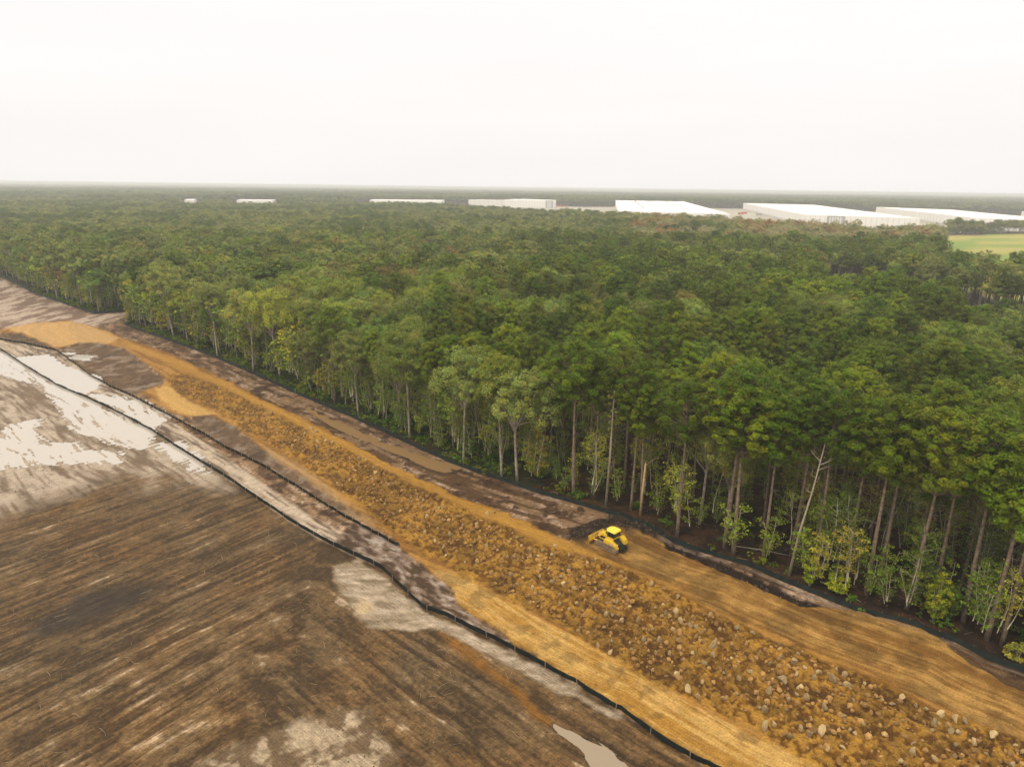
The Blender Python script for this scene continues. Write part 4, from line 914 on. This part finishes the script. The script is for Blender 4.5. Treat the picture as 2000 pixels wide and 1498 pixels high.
for (sec, row), ks in grp.items():
    ks.sort()
    for i, (px, py, x, y, s) in enumerate(ks):
        near_tall = abs(px - 1499.5) < 2 or abs(px - 1392.8) < 2 or abs(px - 1608) < 2
        flat_ = abs(px - 1645) < 3 or abs(px - 1721) < 3 or abs(px - 1743) < 3
        me = TALLR if near_tall else FLATR if flat_ else ROCKS[int(rng.integers(8))]
        o = ob('boulder', me, None, (x, y, float(ground_z(x, y)[0]) + s * (0.42 if not flat_ else 0.3)))
        k = s * (0.70 + 0.42 * rng.random()); o.scale = (k * 0.92, k * 0.92, k * 1.12); o.rotation_euler = (rng.normal() * 0.2, rng.normal() * 0.2, rng.random() * 6.28)
        g_ = rng.random(); c = np.array([0.37, 0.262, 0.125]) * (0.62 + 0.66 * g_ ** 1.5) if s > 0.34 else np.array([0.27, 0.175, 0.07]) * (0.75 + 0.5 * g_)
        o['tint'] = [float(v) for v in c]
        tw = 'large pale' if s > 0.5 else 'pale tan' if s > 0.34 else 'small brown'
        o_ = ' %s from the left,' % nth(i) if len(ks) > 1 else ''
        tag(o, '%s boulder,%s %s, %s' % (tw, o_, row, sec), 'boulder', 'boulders on the rocky fill')
# clods of earth: past counting
clod = [rock_mesh(80 + i, 0.7 + 0.12 * i, 6, 1, 'clod') for i in range(6)]
CL = stock('clod', clod)
P6 = jitter_grid(0.62, 46, 260); d6 = poly_dist(P6[:, 0], P6[:, 1], rocky); q6 = rng.random(len(P6)); k6 = fbm(P6[:, 0] / 4, P6[:, 1] / 4, 3, 261)
P6 = P6[(d6 > 0.2 + 1.4 * q6) & (rng.random(len(P6)) < 0.35 + 1.2 * (k6 - 0.35)) & (rng.random(len(P6)) < ss(260, 90, P6[:, 1]) * 0.7 + 0.3)]; n6 = len(P6)
P6b = jitter_grid(1.3, 46, 200); d6 = poly_dist(P6b[:, 0], P6b[:, 1], mudpile); P6b = P6b[(d6 > -0.3)]; P6c = jitter_grid(0.8, 46, 130); P6c = P6c[(poly_dist(P6c[:, 0], P6c[:, 1], scarp) > 0.35) & (rng.random(len(P6c)) < 0.45)]
P6m = np.vstack([P6b, P6c]); nm6 = len(P6m); PP = np.vstack([P6, P6m])
s6 = np.concatenate([0.10 + 0.30 * rng.random(n6) ** 2.4, 0.12 + 0.25 * rng.random(nm6)]); rot = rng.random((len(PP), 3)) * 6.28
t6 = np.vstack([(np.array([[0.25, 0.130, 0.034]]) + np.array([[0.13, 0.085, 0.035]]) * rng.random((n6, 1)) ** 2) * (0.65 + 0.6 * rng.random((n6, 1))), np.array([[0.045, 0.030, 0.020]]) * (0.6 + 0.9 * rng.random((nm6, 1)))])
scatter('earth_clods', np.concatenate([PP, (ground_z(PP[:, 0], PP[:, 1]) + 0.35 * s6)[:, None]], 1), rng.integers(0, 6, len(PP)), rot, np.repeat(s6[:, None], 3, 1), t6, CL)

# small clods, roots and straw left on the graded ground: past counting
sticks = []
for i in range(3):
    r = np.random.default_rng(600 + i); m_ = MB(); p = np.array([0.0, 0, 0]); pts_ = [p]
    for k in range(3): p = p + np.array([0.35, 0.25 * r.normal() * 0.6, 0.05 * r.normal()]); pts_.append(p)
    m_.tube(pts_, [0.016, 0.014, 0.010, 0.005], 3); sticks.append(m_.mesh('straw', M_rock))
DEB = stock('debris', [clod[0], clod[2], clod[4]] + sticks)
P7 = jitter_grid(0.75, 46, 150); dc7 = line_side(P7[:, 0], P7[:, 1], FC)[0] * sgc; qn = fbm(P7[:, 0] / 5, P7[:, 1] / 5, 3, 271)
d7 = forest_ok(P7[:, 0], P7[:, 1])[1]; rd7 = poly_dist(P7[:, 0], P7[:, 1], road)
P7 = P7[(rng.random(len(P7)) < np.where(d7 > -0.5, 0.25 * (d7 < 9), np.where(rd7 > 0.3, 0.05, 0.55 * ss(0.38, 0.6, qn) + 0.06))) & (ground_z(P7[:, 0], P7[:, 1]) > WL + 0.02)]; n7 = len(P7)
i7 = np.where(rng.random(n7) < 0.62, rng.integers(0, 3, n7), rng.integers(3, 6, n7)); s7 = np.where(i7 < 3, 0.04 + 0.09 * rng.random(n7) ** 2, 0.5 + 1.1 * rng.random(n7)); rot = np.where((i7 < 3)[:, None], rng.random((n7, 3)) * 6.28, np.array([[0, 0, 1.0]]) * rng.random((n7, 1)) * 6.28)
rd7 = poly_dist(P7[:, 0], P7[:, 1], road)
t7 = np.where((i7 < 3)[:, None], np.array([[0.10, 0.066, 0.036]]) * (0.4 + 1.6 * rng.random((n7, 1))), np.array([[0.34, 0.25, 0.15]]) * (0.25 + 1.0 * rng.random((n7, 1)))); t7 = np.where((rd7 > 0)[:, None], np.array([[0.38, 0.24, 0.10]]) * (0.5 + 0.7 * rng.random((n7, 1))), t7)
scatter('ground_litter', np.concatenate([P7, (ground_z(P7[:, 0], P7[:, 1]) + 0.02)[:, None]], 1), i7, rot, np.repeat(s7[:, None], 3, 1), t7, DEB)

# ------------------------------------------------------------------ bulldozer
M_y = mat('yellow_paint', (0.50, 0.32, 0.045), 0.5, 0.4, nscale=3.2, col2=(0.76, 0.50, 0.015))
M_yt = mat('roof_paint', (0.86, 0.66, 0.05), 0.4, 0.5, nscale=2.0, col2=(0.84, 0.66, 0.12))
M_gl = mat('cab_glass', (0.012, 0.018, 0.016), 0.08, 0.6); M_bk = mat('black_steel', (0.02, 0.02, 0.02), 0.5, 0.4)
M_trk = mat('dusty_track', (0.13, 0.085, 0.05), 0.8, 0.2, nscale=4, col2=(0.33, 0.24, 0.15)); M_dec = mat('grey_decal', (0.45, 0.40, 0.38), 0.5, 0.3); M_red = mat('red_lamp', (0.5, 0.03, 0.02), 0.3)
M_bl = mat('worn_blade', (0.72, 0.44, 0.02), 0.45, 0.4, nscale=3, col2=(0.42, 0.26, 0.08)); M_chr = mat('rod_chrome', (0.6, 0.6, 0.6), 0.2, 0.5, 1.0)
fr = G(1163, 1070)[:2]; re_ = G(1200, 1088)[:2]; hd = (fr - re_) / np.hypot(*(fr - re_)); side = np.array([-hd[1], hd[0]])    # side: to its left
dz = bpy.data.objects.new('bulldozer', None); COL.objects.link(dz)
ctr = (fr + re_) / 2 - side * 1.35; dz.location = (ctr[0], ctr[1], float(ground_z(ctr[0], ctr[1])[0]) + 0.05); dz.rotation_euler = (0, 0, math.atan2(hd[1], hd[0]))
tag(dz, 'yellow bulldozer with raised cab pushing dark mud beside the black fence', 'bulldozer')
for sy in (1, -1):
    y0, y1 = sy * 0.75, sy * 1.35; a, b = min(y0, y1), max(y0, y1)
    out = []
    for k in range(9): th = pi / 2 + pi * k / 8; out.append((-1.55 + 0.42 * cos(th), 0.44 + 0.42 * sin(th)))
    for k in range(9): th = -pi / 2 + pi * k / 8; out.append((1.55 + 0.40 * cos(th), 0.42 + 0.40 * sin(th)))
    tk = MB()
    outi = [(p[0] * 0.95, 0.43 + (p[1] - 0.43) * 0.80) for p in out]; n = len(out)
    vs = [(p[0], a, p[1]) for p in out] + [(p[0], b, p[1]) for p in out] + [(p[0], a, p[1]) for p in outi] + [(p[0], b, p[1]) for p in outi]
    fs = []
    for i in range(n):
        j = (i + 1) % n; fs += [(i, j, n + j, n + i), (2 * n + i, 3 * n + i, 3 * n + j, 2 * n + j), (i, 2 * n + i, 2 * n + j, j), (n + i, n + j, 3 * n + j, 3 * n + i)]
    tk.add(vs, fs)
    per = []                                           # grousers round the loop
    L_ = 0; oc = out + [out[0]]
    for i in range(n):
        p, q2 = np.array(oc[i]), np.array(oc[i + 1]); l = np.hypot(*(q2 - p)); m = max(1, int(round(l / 0.2)))
        for k in range(m): per.append((p + (q2 - p) * (k + 0.5) / m, (q2 - p) / (l + 1e-9)))
    for p, tdir in per:
        nm_ = np.array([tdir[1], -tdir[0]]); 
        if np.dot(nm_, p - np.array([p[0] * 0.5, 0.43])) < 0: nm_ = -nm_
        A_ = p - tdir * 0.02; B_ = p + tdir * 0.02; Cc = B_ + nm_ * 0.05; D_ = A_ + nm_ * 0.05
        tk.prism([tuple(A_), tuple(B_), tuple(Cc), tuple(D_)], a, b)
    tr_o = tk.build('track', M_trk, dz)
    MB().box(-1.35, 1.4, a + 0.18, b - 0.10, 0.28, 0.60).build('track_frame', M_trk, tr_o)
    for xx, rr in ((-1.55, 0.30), (1.55, 0.28)):
        w = MB(); n0 = 14; w.prism([(xx + rr * cos(2 * pi * k / n0), 0.43 + rr * sin(2 * pi * k / n0)) for k in range(n0)], a + 0.05, b - 0.02); w.build('sprocket' if xx < 0 else 'idler', M_trk, tr_o)
hood = MB().prism([(0.35, 0.85), (1.95, 0.85), (2.02, 1.35), (1.90, 1.78), (0.35, 2.02)], -0.52, 0.52).build('hood', M_y, dz, bevel=0.05)
MB().box(1.2, 1.95, -0.525, -0.515, 1.0, 1.45).build('grille', M_bk, hood); MB().box(0.7, 1.6, 0.522, 0.535, 1.15, 1.5).build('vent', M_bk, hood)
MB().box(2.0, 2.045, -0.42, 0.42, 0.95, 1.4).build('front_grille', M_bk, hood)
chs = MB().box(-1.7, 1.9, -0.62, 0.62, 0.5, 0.95).build('chassis', M_bk, dz)
MB().tube([(1.15, -0.32, 1.8), (1.15, -0.32, 2.55), (1.08, -0.32, 2.68)], [0.06, 0.06, 0.055], 8).build('exhaust_pipe', M_bk, dz, True)
MB().tube([(0.75, 0.28, 1.9), (0.75, 0.28, 2.22)], [0.09, 0.09], 8).build('air_cleaner', M_bk, dz, True)
for sy in (1, -1):                                     # side decks and rear fenders
    a, b = sorted((sy * 0.50, sy * 1.25))
    MB().prism([(-1.75, 0.98), (0.45, 0.98), (0.40, 1.58), (-0.55, 1.62), (-1.25, 1.50), (-1.80, 1.15)], a, b).build('fender', M_y, dz, bevel=0.04)
MB().prism([(-1.05, 1.38), (-0.85, 1.38), (-0.70, 1.0), (-1.2, 1.0)], 1.252, 1.262).build('decal', M_dec, dz)
base_c = [(0.42, -0.55), (0.42, 0.55), (0.10, 0.80), (-0.95, 0.80), (-0.95, -0.80), (0.10, -0.80)]
top_c = [(0.30, -0.48), (0.30, 0.48), (0.02, 0.70), (-0.90, 0.70), (-0.90, -0.70), (0.02, -0.70)]
cab = MB().plan(base_c, 1.55, 1.95).build('cab', M_y, dz, bevel=0.02)
MB().plan([(x * 0.985, y * 0.985) for x, y in base_c], 1.95, 2.72, [(x * 0.985, y * 0.985) for x, y in top_c]).build('window', M_gl, cab)
for (x0, y0), (x1, y1) in zip(base_c, top_c): MB().tube([(x0, y0, 1.93), (x1, y1, 2.74)], 0.045, 4).build('pillar', M_bk, cab)
for sy in (1, -1): MB().tube([(-0.45, sy * 0.80, 1.93), (-0.45, sy * 0.70, 2.74)], 0.035, 4).build('pillar', M_bk, cab)
MB().tube([(-0.1, 0.2, 2.25), (-0.1, -0.2, 2.25)], 0.12, 6).build('seat', M_dec, cab)
rf = [(0.62, -0.42), (0.62, 0.42), (0.28, 0.86), (-1.05, 0.86), (-1.18, 0.6), (-1.18, -0.6), (-1.05, -0.86), (0.28, -0.86)]
MB().plan(rf, 2.74, 2.94, [(x * 0.92 - 0.02, y * 0.92) for x, y in rf]).build('roof', M_yt, dz, bevel=0.04)
for sy in (1, -1): MB().box(0.56, 0.66, sy * 0.36 - 0.08, sy * 0.36 + 0.08, 2.76, 2.86).build('work_lamp', M_chr, dz)
MB().prism([(-2.15, 1.05), (-1.20, 1.05), (-1.0, 1.9), (-1.35, 2.05), (-1.95, 1.65)], -1.15, -0.35).build('fuel_tank', M_y, dz, bevel=0.07)
MB().prism([(-2.05, 1.0), (-1.0, 1.0), (-0.97, 1.75), (-1.25, 1.70), (-1.75, 1.25)], -0.30, 0.80).build('rear_deck', M_bk, dz, bevel=0.03)
MB().prism([(-2.0, 0.75), (-1.55, 0.75), (-1.45, 1.35), (-1.70, 1.35)], 0.62, 1.20).build('rear_guard', M_y, dz, bevel=0.03)
rip = MB().box(-2.35, -1.85, -0.7, 0.7, 0.62, 0.85).build('ripper', M_bk, dz)
for yy in (-0.5, 0.0, 0.5): MB().prism([(-2.5, 0.9), (-2.35, 0.9), (-2.28, 0.4), (-2.4, 0.2), (-2.48, 0.45)], yy - 0.05, yy + 0.05).build('shank', M_bk, rip)
prof = [(2.78 + 0.17 * (1 - cos((k / 9 - 0.5) * 2.0)) * 1.6, 0.04 + 1.16 * k / 9) for k in range(10)]
bl = MB().prism(prof + [(x - 0.09, z) for x, z in prof[::-1]], -1.68, 1.68).build('blade', M_bl, dz)
MB().box(2.86, 2.93, -1.70, 1.70, 0.0, 0.16).build('cutting_edge', M_chr, bl)
for yy in (-1.1, -0.4, 0.4, 1.1): MB().prism([(2.58, 0.2), (2.70, 0.15), (2.70, 1.05), (2.62, 1.0)], yy - 0.04, yy + 0.04).build('rib', M_bl, bl)
MB().box(2.55, 2.70, -1.45, 1.45, 0.52, 0.72).build('blade_beam', M_y, bl)
for sy in (1, -1):
    MB().tube([(0.5, sy * 0.66, 0.62), (2.1, sy * 0.66, 0.55), (2.7, sy * 0.85, 0.5)], [0.11, 0.12, 0.10], 4).build('push_arm', M_y, dz)
    c2_ = MB().tube([(1.45, sy * 0.62, 1.55), (2.05, sy * 0.6, 1.2)], 0.085, 8).build('lift_cylinder', M_y, dz, True)
    MB().tube([(2.05, sy * 0.6, 1.2), (2.62, sy * 0.56, 0.85)], 0.045, 8).build('rod', M_chr, c2_, True)
MB().tube([(2.3, -0.7, 1.05), (2.65, -1.25, 0.95)], 0.07, 6).build('tilt_cylinder', M_y, dz, True)

# ------------------------------------------------------------------ odd trees, logs and bushes
def stand(name, base, parts_, label, cat, group=None, rotz=0.0):
    b = G(*base); e_ = bpy.data.objects.new(name, None); COL.objects.link(e_); e_.location = (b[0], b[1], float(ground_z(b[0], b[1])[0])); e_.rotation_euler = (0, 0, rotz)
    for nm, mb, m in parts_: mb.build(nm, m, e_, True)
    tag(e_, label, cat, group); return e_, b
def world_at(base, px, py):                            # a point above the base, at the base's own distance
    b = G(*base); d = fw + RT * (px - 1000) / FPX + UP * (749 - py) / FPX; t = b[1] / d[1]
    return np.array([d[0] * t, b[1], CAMH + d[2] * t]) - b
bs = (1540, 1126); T1 = world_at(bs, 1607, 885); mb = MB(); mb.tube([(0, 0, -.3), T1 * 0.35 + [-.15, 0, 0], T1 * 0.7 + [0.1, .1, 0], T1], [0.19, 0.15, 0.11, 0.06], 7)
for (fx, ex) in [(0.98, (0.3, 0.2, 2.0)), (0.93, (-1.5, 0.4, 1.6)), (0.90, (1.9, -0.3, 1.3)), (0.86, (2.6, 0.5, 1.0)), (0.80, (-1.3, -0.6, 1.1)), (0.76, (1.1, 0.9, 0.4)), (0.68, (-0.8, 0.3, 0.6))]:
    p = T1 * fx; mb.tube([p, p + np.array(ex) * 0.55 + [0, 0, -0.15], p + np.array(ex)], [0.07, 0.045, 0.015], 4, False)
    mb.tube([p + np.array(ex) * 0.55, p + np.array(ex) * 0.7 + [0.3, 0.2, 0.7]], [0.03, 0.01], 3, False)
stand('dead_tree', bs, [('trunk', mb, M_dead)], 'tall bare leaning dead tree with forked pale top, right at the fence', 'dead tree')
bs = (1250, 1008); T1 = world_at(bs, 1261, 907); mb = MB().tube([(0, 0, -.3), T1 * 0.5, T1], [0.22, 0.19, 0.15], 7); mb.tube([T1, T1 + [0.06, 0, 0.5]], [0.10, 0.01], 4); mb.tube([T1 * 0.97, T1 + [1.8, 0.3, 0.9], T1 + [2.8, 0.4, 0.8]], [0.05, 0.035, 0.01], 4)
stand('broken_trunk', bs, [('trunk', mb, mat('split_wood', (0.40, 0.26, 0.11), 0.8, 0.2, nscale=2, col2=(0.58, 0.42, 0.22)))], 'snapped orange-tan trunk without a crown, standing behind the bulldozer', 'broken trunk')
bs = (1183, 990); T1 = world_at(bs, 1200, 765); mb = MB().tube([(0, 0, -.3), T1 * 0.5 + [0.1, 0, 0], T1 * 0.85, T1], [0.24, 0.18, 0.11, 0.04], 7)
r = np.random.default_rng(5)
for k in range(16):
    p = T1 * (0.72 + 0.28 * r.random()); a_ = r.random() * 6.28; mb.tube([p, p + [cos(a_) * 1.0, sin(a_) * 1.0, 0.5]], [0.035, 0.008], 3, False)
e_, b_ = stand('dying_tree', bs, [('trunk', mb, M_dead)], 'pale dying tree with a thin brushy top, left of the broken trunk', 'dying tree')
cen = np.array([T1 * (0.70 + 0.3 * r.random()) + r.normal(size=3) * [0.6, 0.6, 0.5] for _ in range(26)]); V_, F_, K_ = cards(cen, np.full(26, 0.35), 16, 0.17, r)
cr = ob('crown', crown_mesh(V_, F_, K_), e_); cr['tint'] = [0.20, 0.19, 0.08]
def bush(base, w, h_, tint, label, seed, n=46, stems=5):
    r = np.random.default_rng(seed); mb = MB(); cen = []
    for k in range(stems):
        a_ = r.random() * 6.28; e1 = np.array([cos(a_) * w * 0.4 * r.random(), sin(a_) * w * 0.4 * r.random(), h_ * (0.7 + 0.3 * r.random())]); mb.tube([(0.1 * cos(a_), 0.1 * sin(a_), -0.1), e1 * 0.5 + r.normal(size=3) * 0.1, e1], [0.05, 0.035, 0.01], 4, False)
    for k in range(n):
        d_ = unit(r.normal(size=3)); cen.append(np.array([d_[0] * w / 2 * 0.8, d_[1] * w / 2 * 0.8, h_ * 0.56 + d_[2] * h_ * 0.40]) * (0.75 + 0.3 * r.random()))
    V_, F_, K_ = cards(np.array(cen), np.full(n, 0.33) * (0.7 + 0.6 * r.random(n)), 42, 0.16, r, up=0.6, aspect=1.5, jitter=0.3)
    e_, _ = stand('bush', base, [('stems', mb, M_sbark)], label, 'bush', 'bushes along the fence'); c = ob('foliage', np_mesh('foliage', V_, F_, [M_leaf], attrs={'leaf': ('FLOAT_VECTOR', K_)}), e_); c['tint'] = list(tint)
bush((1634, 1160), 3.4, 2.9, (0.36, 0.38, 0.03), 'round bright yellow-green bush just behind the black fence', 31)
bush((1822, 1218), 3.2, 7.0, (0.25, 0.27, 0.022), 'tall yellow-green bush at the foot of a big pine', 32, 80)
bush((1848, 1212), 3.0, 5.2, (0.10, 0.16, 0.018), 'tall dark green bush touching the taller yellow bush', 33, 60)
bush((1580, 1146), 2.2, 4.2, (0.26, 0.30, 0.025), 'thin sparse yellow-green bush left of the round bright one', 34, 26)
bush((1915, 1222), 2.6, 3.6, (0.24, 0.28, 0.03), 'low loose yellow bush between two big pine trunks', 35, 26)
bush((1985, 1290), 3.4, 1.8, (0.30, 0.27, 0.06), 'low sprawling bush at the fence end with a bent branch', 36, 34)
bush((1055, 935), 3.2, 3.0, (0.13, 0.20, 0.02), 'bushy green shrub behind the fence above the ditch', 38, 40)
bush((905, 888), 3.0, 2.2, (0.13, 0.20, 0.02), 'low green shrub behind the ditch puddle tail', 39, 34)
bs = (40, 553); T1 = world_at(bs, 18, 492); mb = MB().tube([(0, 0, -.3), T1 * 0.5, T1 * 0.9, T1 * 1.15], [0.42, 0.34, 0.24, 0.1], 7)
r = np.random.default_rng(15); cen = T1 * 1.2 + unit(r.normal(size=(60, 3))) * [5.2, 5.0, 2.6] * (0.5 + 0.5 * r.random((60, 1)))
for k in range(8): mb.tube([T1 * 0.85, cen[k]], [0.14, 0.03], 4, False)
e_, b_ = stand('leaning_tree', bs, [('trunk', mb, M_gbark)], 'pale leaning trunk under a wide crown, at the far left fence corner', 'leaning tree')
V_, F_, K_ = cards(cen, np.full(60, 1.0), 40, 0.3, r); cr = ob('crown', crown_mesh(V_, F_, K_), e_); cr['tint'] = [0.16, 0.18, 0.06]
def log(a, b, rad, label, m=M_dead, z=0.2):
    A, B = G(*a), G(*b); za = float(ground_z(A[0], A[1])[0]); zb_ = float(ground_z(B[0], B[1])[0]); o = MB().tube([A + [0, 0, za + z], (A + B) / 2 + [0, 0, (za + zb_) / 2 + z + 0.15], B + [0, 0, zb_ + z]], [rad, rad * 0.8, rad * 0.4], 6).build('fallen_log', m, None, True)
    tag(o, label, 'fallen log', 'fallen logs')
log((1602, 1140), (1680, 1180), 0.10, 'pale bare pole lying across the yellow bush foot'); log((1437, 1071), (1545, 1090), 0.09, 'long thin tan log lying among the pine trunks'); log((1962, 1287), (2005, 1272), 0.06, 'bent pale branch hanging over the fence end', z=0.8)
# sticks in the mud heap
sk = MB(); r = np.random.default_rng(77)
for k in range(60):
    p = G(1115 + 150 * r.random(), 1022 + 34 * r.random()); p[2] = float(ground_z(p[0], p[1])[0]) + 0.25; a_ = r.random() * 6.28; L_ = 0.5 + 1.0 * r.random(); sk.tube([p, p + [cos(a_) * L_, sin(a_) * L_, 0.3 * r.normal()]], [0.03, 0.012], 3, False)
tag(sk.build('brushwood', mat('wet_root', (0.07, 0.045, 0.03), 0.9, nscale=3, col2=(0.20, 0.15, 0.10))), kind='stuff')

# ------------------------------------------------------------------ warehouses far behind
M_wall = mat('white_panel', (0.78, 0.76, 0.73), 0.7, 0.3, nscale=0.01, col2=(0.84, 0.82, 0.80)); M_roofw = mat('white_roof', (0.90, 0.89, 0.87), 0.6, 0.3, nscale=0.02, col2=(0.86, 0.85, 0.83))
M_jt = mat('panel_joint', (0.66, 0.64, 0.62), 0.8); M_dkp = mat('dark_panel', (0.36, 0.36, 0.37), 0.5); M_unit = mat('roof_unit', (0.40, 0.40, 0.40), 0.6)
def warehouse(pix, H_, label, joints=(), frames=(), docks=(), units=0, seed=0):
    q = [G(a, b, H_)[:2] for a, b in pix]; n = len(q); c0 = np.mean(q, 0); e_ = bpy.data.objects.new('warehouse', None); COL.objects.link(e_); e_.location = (c0[0], c0[1], 0)
    area = sum(q[i][0] * q[(i + 1) % n][1] - q[(i + 1) % n][0] * q[i][1] for i in range(n)) / 2
    L = [tuple(p - c0) for p in q]; sg = 1 if area > 0 else -1
    w = MB()
    def outw(i):
        a, b = np.array(L[i]), np.array(L[(i + 1) % n]); d = (b - a) / np.hypot(*(b - a)); return a, b, d, np.array([d[1], -d[0]]) * sg
    for i in range(n):                                 # each wall a slab with a parapet
        a, b, d, o = outw(i); w.add([(*a, -0.5), (*b, -0.5), (*b, H_), (*a, H_), (*(a - o * 0.6), -0.5), (*(b - o * 0.6), -0.5), (*(b - o * 0.6), H_), (*(a - o * 0.6), H_)], [(0, 1, 2, 3), (5, 4, 7, 6), (3, 2, 6, 7), (0, 3, 7, 4), (1, 5, 6, 2)])
    wl = w.build('wall', M_wall, e_)
    MB().add([(*p, H_ - 0.8) for p in L], [tuple(range(n)) if sg > 0 else tuple(range(n))[::-1]]).build('roof', M_roofw, e_)
    for i, m in joints:
        a, b, d, o = outw(i); jm = MB(); le = np.hypot(*(b - a))
        for k in range(m):
            p = a + d * le * (k + 0.5) / m; p2 = p + d * 0.9; jm.add([(*p, 0), (*p2, 0), (*p2, H_ - 1.2), (*p, H_ - 1.2), *[(*(x + o * 0.25), z) for x, z in ((p, 0), (p2, 0), (p2, H_ - 1.2), (p, H_ - 1.2))]], [(4, 5, 6, 7), (0, 4, 7, 3), (1, 2, 6, 5), (3, 7, 6, 2)])
        jm.build('panel_joint', M_jt, wl)
    for i, f0, f1, zt in frames:                       # entrance bays outlined in dark panels
        a, b, d, o = outw(i); le = np.hypot(*(b - a)); fm = MB(); wid = le * (f1 - f0)
        for k in range(7):
            p = a + d * (le * f0 + wid * k / 6); tw_ = 3.0 if k in (0, 6) else 0.8; p2 = p + d * tw_; z1 = H_ * zt
            fm.add([(*(x + o * q3), z) for q3 in (0.05, 0.6) for x, z in ((p, 0), (p2, 0), (p2, z1), (p, z1))], [(4, 5, 6, 7), (0, 4, 7, 3), (1, 2, 6, 5), (3, 7, 6, 2)])
        p = a + d * le * f0; p2 = a + d * (le * f1 + 3.0); fm.add([(*(x + o * q3), z) for q3 in (0.08, 0.7) for x, z in ((p, H_ * zt), (p2, H_ * zt), (p2, H_ * zt + 0.8), (p, H_ * zt + 0.8))], [(4, 5, 6, 7), (0, 4, 7, 3), (1, 2, 6, 5), (3, 7, 6, 2), (0, 1, 5, 4)])
        fm.build('entrance_frame', M_dkp, e_)
    for i, m in docks:
        a, b, d, o = outw(i); le = np.hypot(*(b - a)); dm = MB()
        p = a + d * 4; p2 = b - d * 4; dm.add([(*(x + o * q3), z) for q3 in (0.1, 0.5) for x, z in ((p, 0.8), (p2, 0.8), (p2, 3.4), (p, 3.4))], [(4, 5, 6, 7), (3, 7, 6, 2), (0, 4, 7, 3), (1, 2, 6, 5)])
        dm.build('dock_row', M_jt, e_)
    r = np.random.default_rng(seed)
    um = MB().box(-2, 2, -1.5, 1.5, -0.8, 1.0).mesh('roof_unit', M_unit)
    for k in range(units):
        fa = 0.12 + 0.76 * ((k % 8) + 0.5) / 8; fb = (0.28 if k < 8 else 0.72)
        p = (np.array(L[0]) * (1 - fb) + np.array(L[1]) * fb) * (1 - fa) + (np.array(L[3]) * (1 - fb) + np.array(L[2]) * fb) * fa
        ob('roof_unit', um, e_, (p[0], p[1], H_))
    tag(e_, label, 'warehouse', 'white warehouses behind the wood'); return e_
warehouse([(1202, 390.5), (1333, 393), (1425, 418), (1207, 411.5)], 18, 'huge white warehouse with roof vents, left of the road with red trailers', joints=[(2, 26)], frames=[(2, 0.03, 0.17, 0.86), (2, 0.80, 0.92, 0.86)], units=16, seed=1)
warehouse([(1452, 397), (1592, 400.5), (1797, 426.5), (1570, 419)], 16, 'huge white warehouse with a dark framed bay, middle of the right three', joints=[(3, 34), (2, 22)], frames=[(2, 0.62, 0.76, 0.88)], docks=[(3, 1)], units=0, seed=2)
warehouse([(1712, 404.5), (1862, 410), (2110, 433.5), (1902, 425.5)], 16, 'long white warehouse with many dock joints, behind the green field', joints=[(3, 36), (2, 20)], docks=[(3, 1)], seed=3)
warehouse([(1996, 413), (2100, 416), (2230, 432), (2110, 429)], 16, 'white warehouse cut by the photo edge', joints=[(3, 10)], seed=4)
warehouse([(1012, 388.6), (1086, 391.2), (1080, 392.2), (984, 390.2)], 19, 'white warehouse with a dark entrance bay, alone left of the pale yard', joints=[(2, 18)], frames=[(2, 0.0, 0.12, 0.95)], seed=5)
warehouse([(930, 389.0), (990, 389.4), (984, 390.9), (915, 390.6)], 17, 'lower white wing joined to the lone warehouse', joints=[(2, 8)], seed=6)
warehouse([(728, 389.6), (868, 390.8), (862, 392.4), (722, 391.2)], 14, 'low white warehouse strip half hidden by treetops, centre left', joints=[(2, 16)], seed=7)
warehouse([(468, 389.6), (540, 390.2), (534, 391.8), (462, 391.2)], 14, 'small far white warehouse left of centre above the wood', joints=[(2, 8)], seed=8)
warehouse([(364, 388.8), (384, 388.9), (380, 390.8), (360, 390.6)], 14, 'tiny far white building, leftmost beyond the wood', seed=9)
M_tr = mat('red_trailer', (0.45, 0.06, 0.04), 0.5); M_wt = mat('white_trailer', (0.7, 0.7, 0.7), 0.5)
for i, (px, py, m, lb) in enumerate([(1447, 419.5, M_tr, 'red trailer parked in the yard left of the middle warehouse'), (1453, 418.3, M_tr, 'second red trailer behind the first one'), (1090, 404.2, M_tr, 'red trailer right of the lone white warehouse'), (1101, 404.8, M_tr, 'reddish trailer farther right beside the lone warehouse'), (1482, 421, M_dkp, 'dark trailer in front of the middle warehouse')]):
    p = G(px, py); e_ = bpy.data.objects.new('trailer', None); COL.objects.link(e_); e_.location = (p[0], p[1], 0); e_.rotation_euler = (0, 0, 0.3)
    MB().box(-7, 7, -1.3, 1.3, 1.1, 4.0).build('box_body', m, e_)
    for xx in (-5.2, -4.0, 4.5):
        for yy in (-1.1, 1.1): MB().prism([(xx + 0.5 * cos(k * pi / 5), 0.5 + 0.5 * sin(k * pi / 5)) for k in range(10)], yy - 0.15, yy + 0.15).build('wheel', M_bk, e_)
    tag(e_, lb, 'trailer', 'trailers in the yards')

# ------------------------------------------------------------------ damp air
hz = MB().box(-16000, 16000, -400, 31000, -2.0, 51.5).build('haze', bpy.data.materials.new('haze'))
hm = hz.data.materials[0]; hm.use_nodes = True; t = hm.node_tree; t.nodes.clear(); o_ = t.nodes.new('ShaderNodeOutputMaterial'); pv = t.nodes.new('ShaderNodeVolumePrincipled')
pv.inputs['Color'].default_value = (0.985, 1.0, 0.985, 1); pv.inputs['Density'].default_value = 0.00022; pv.inputs['Anisotropy'].default_value = 0.2; t.links.new(pv.outputs[0], o_.inputs['Volume'])
tag(hz, kind='stuff')
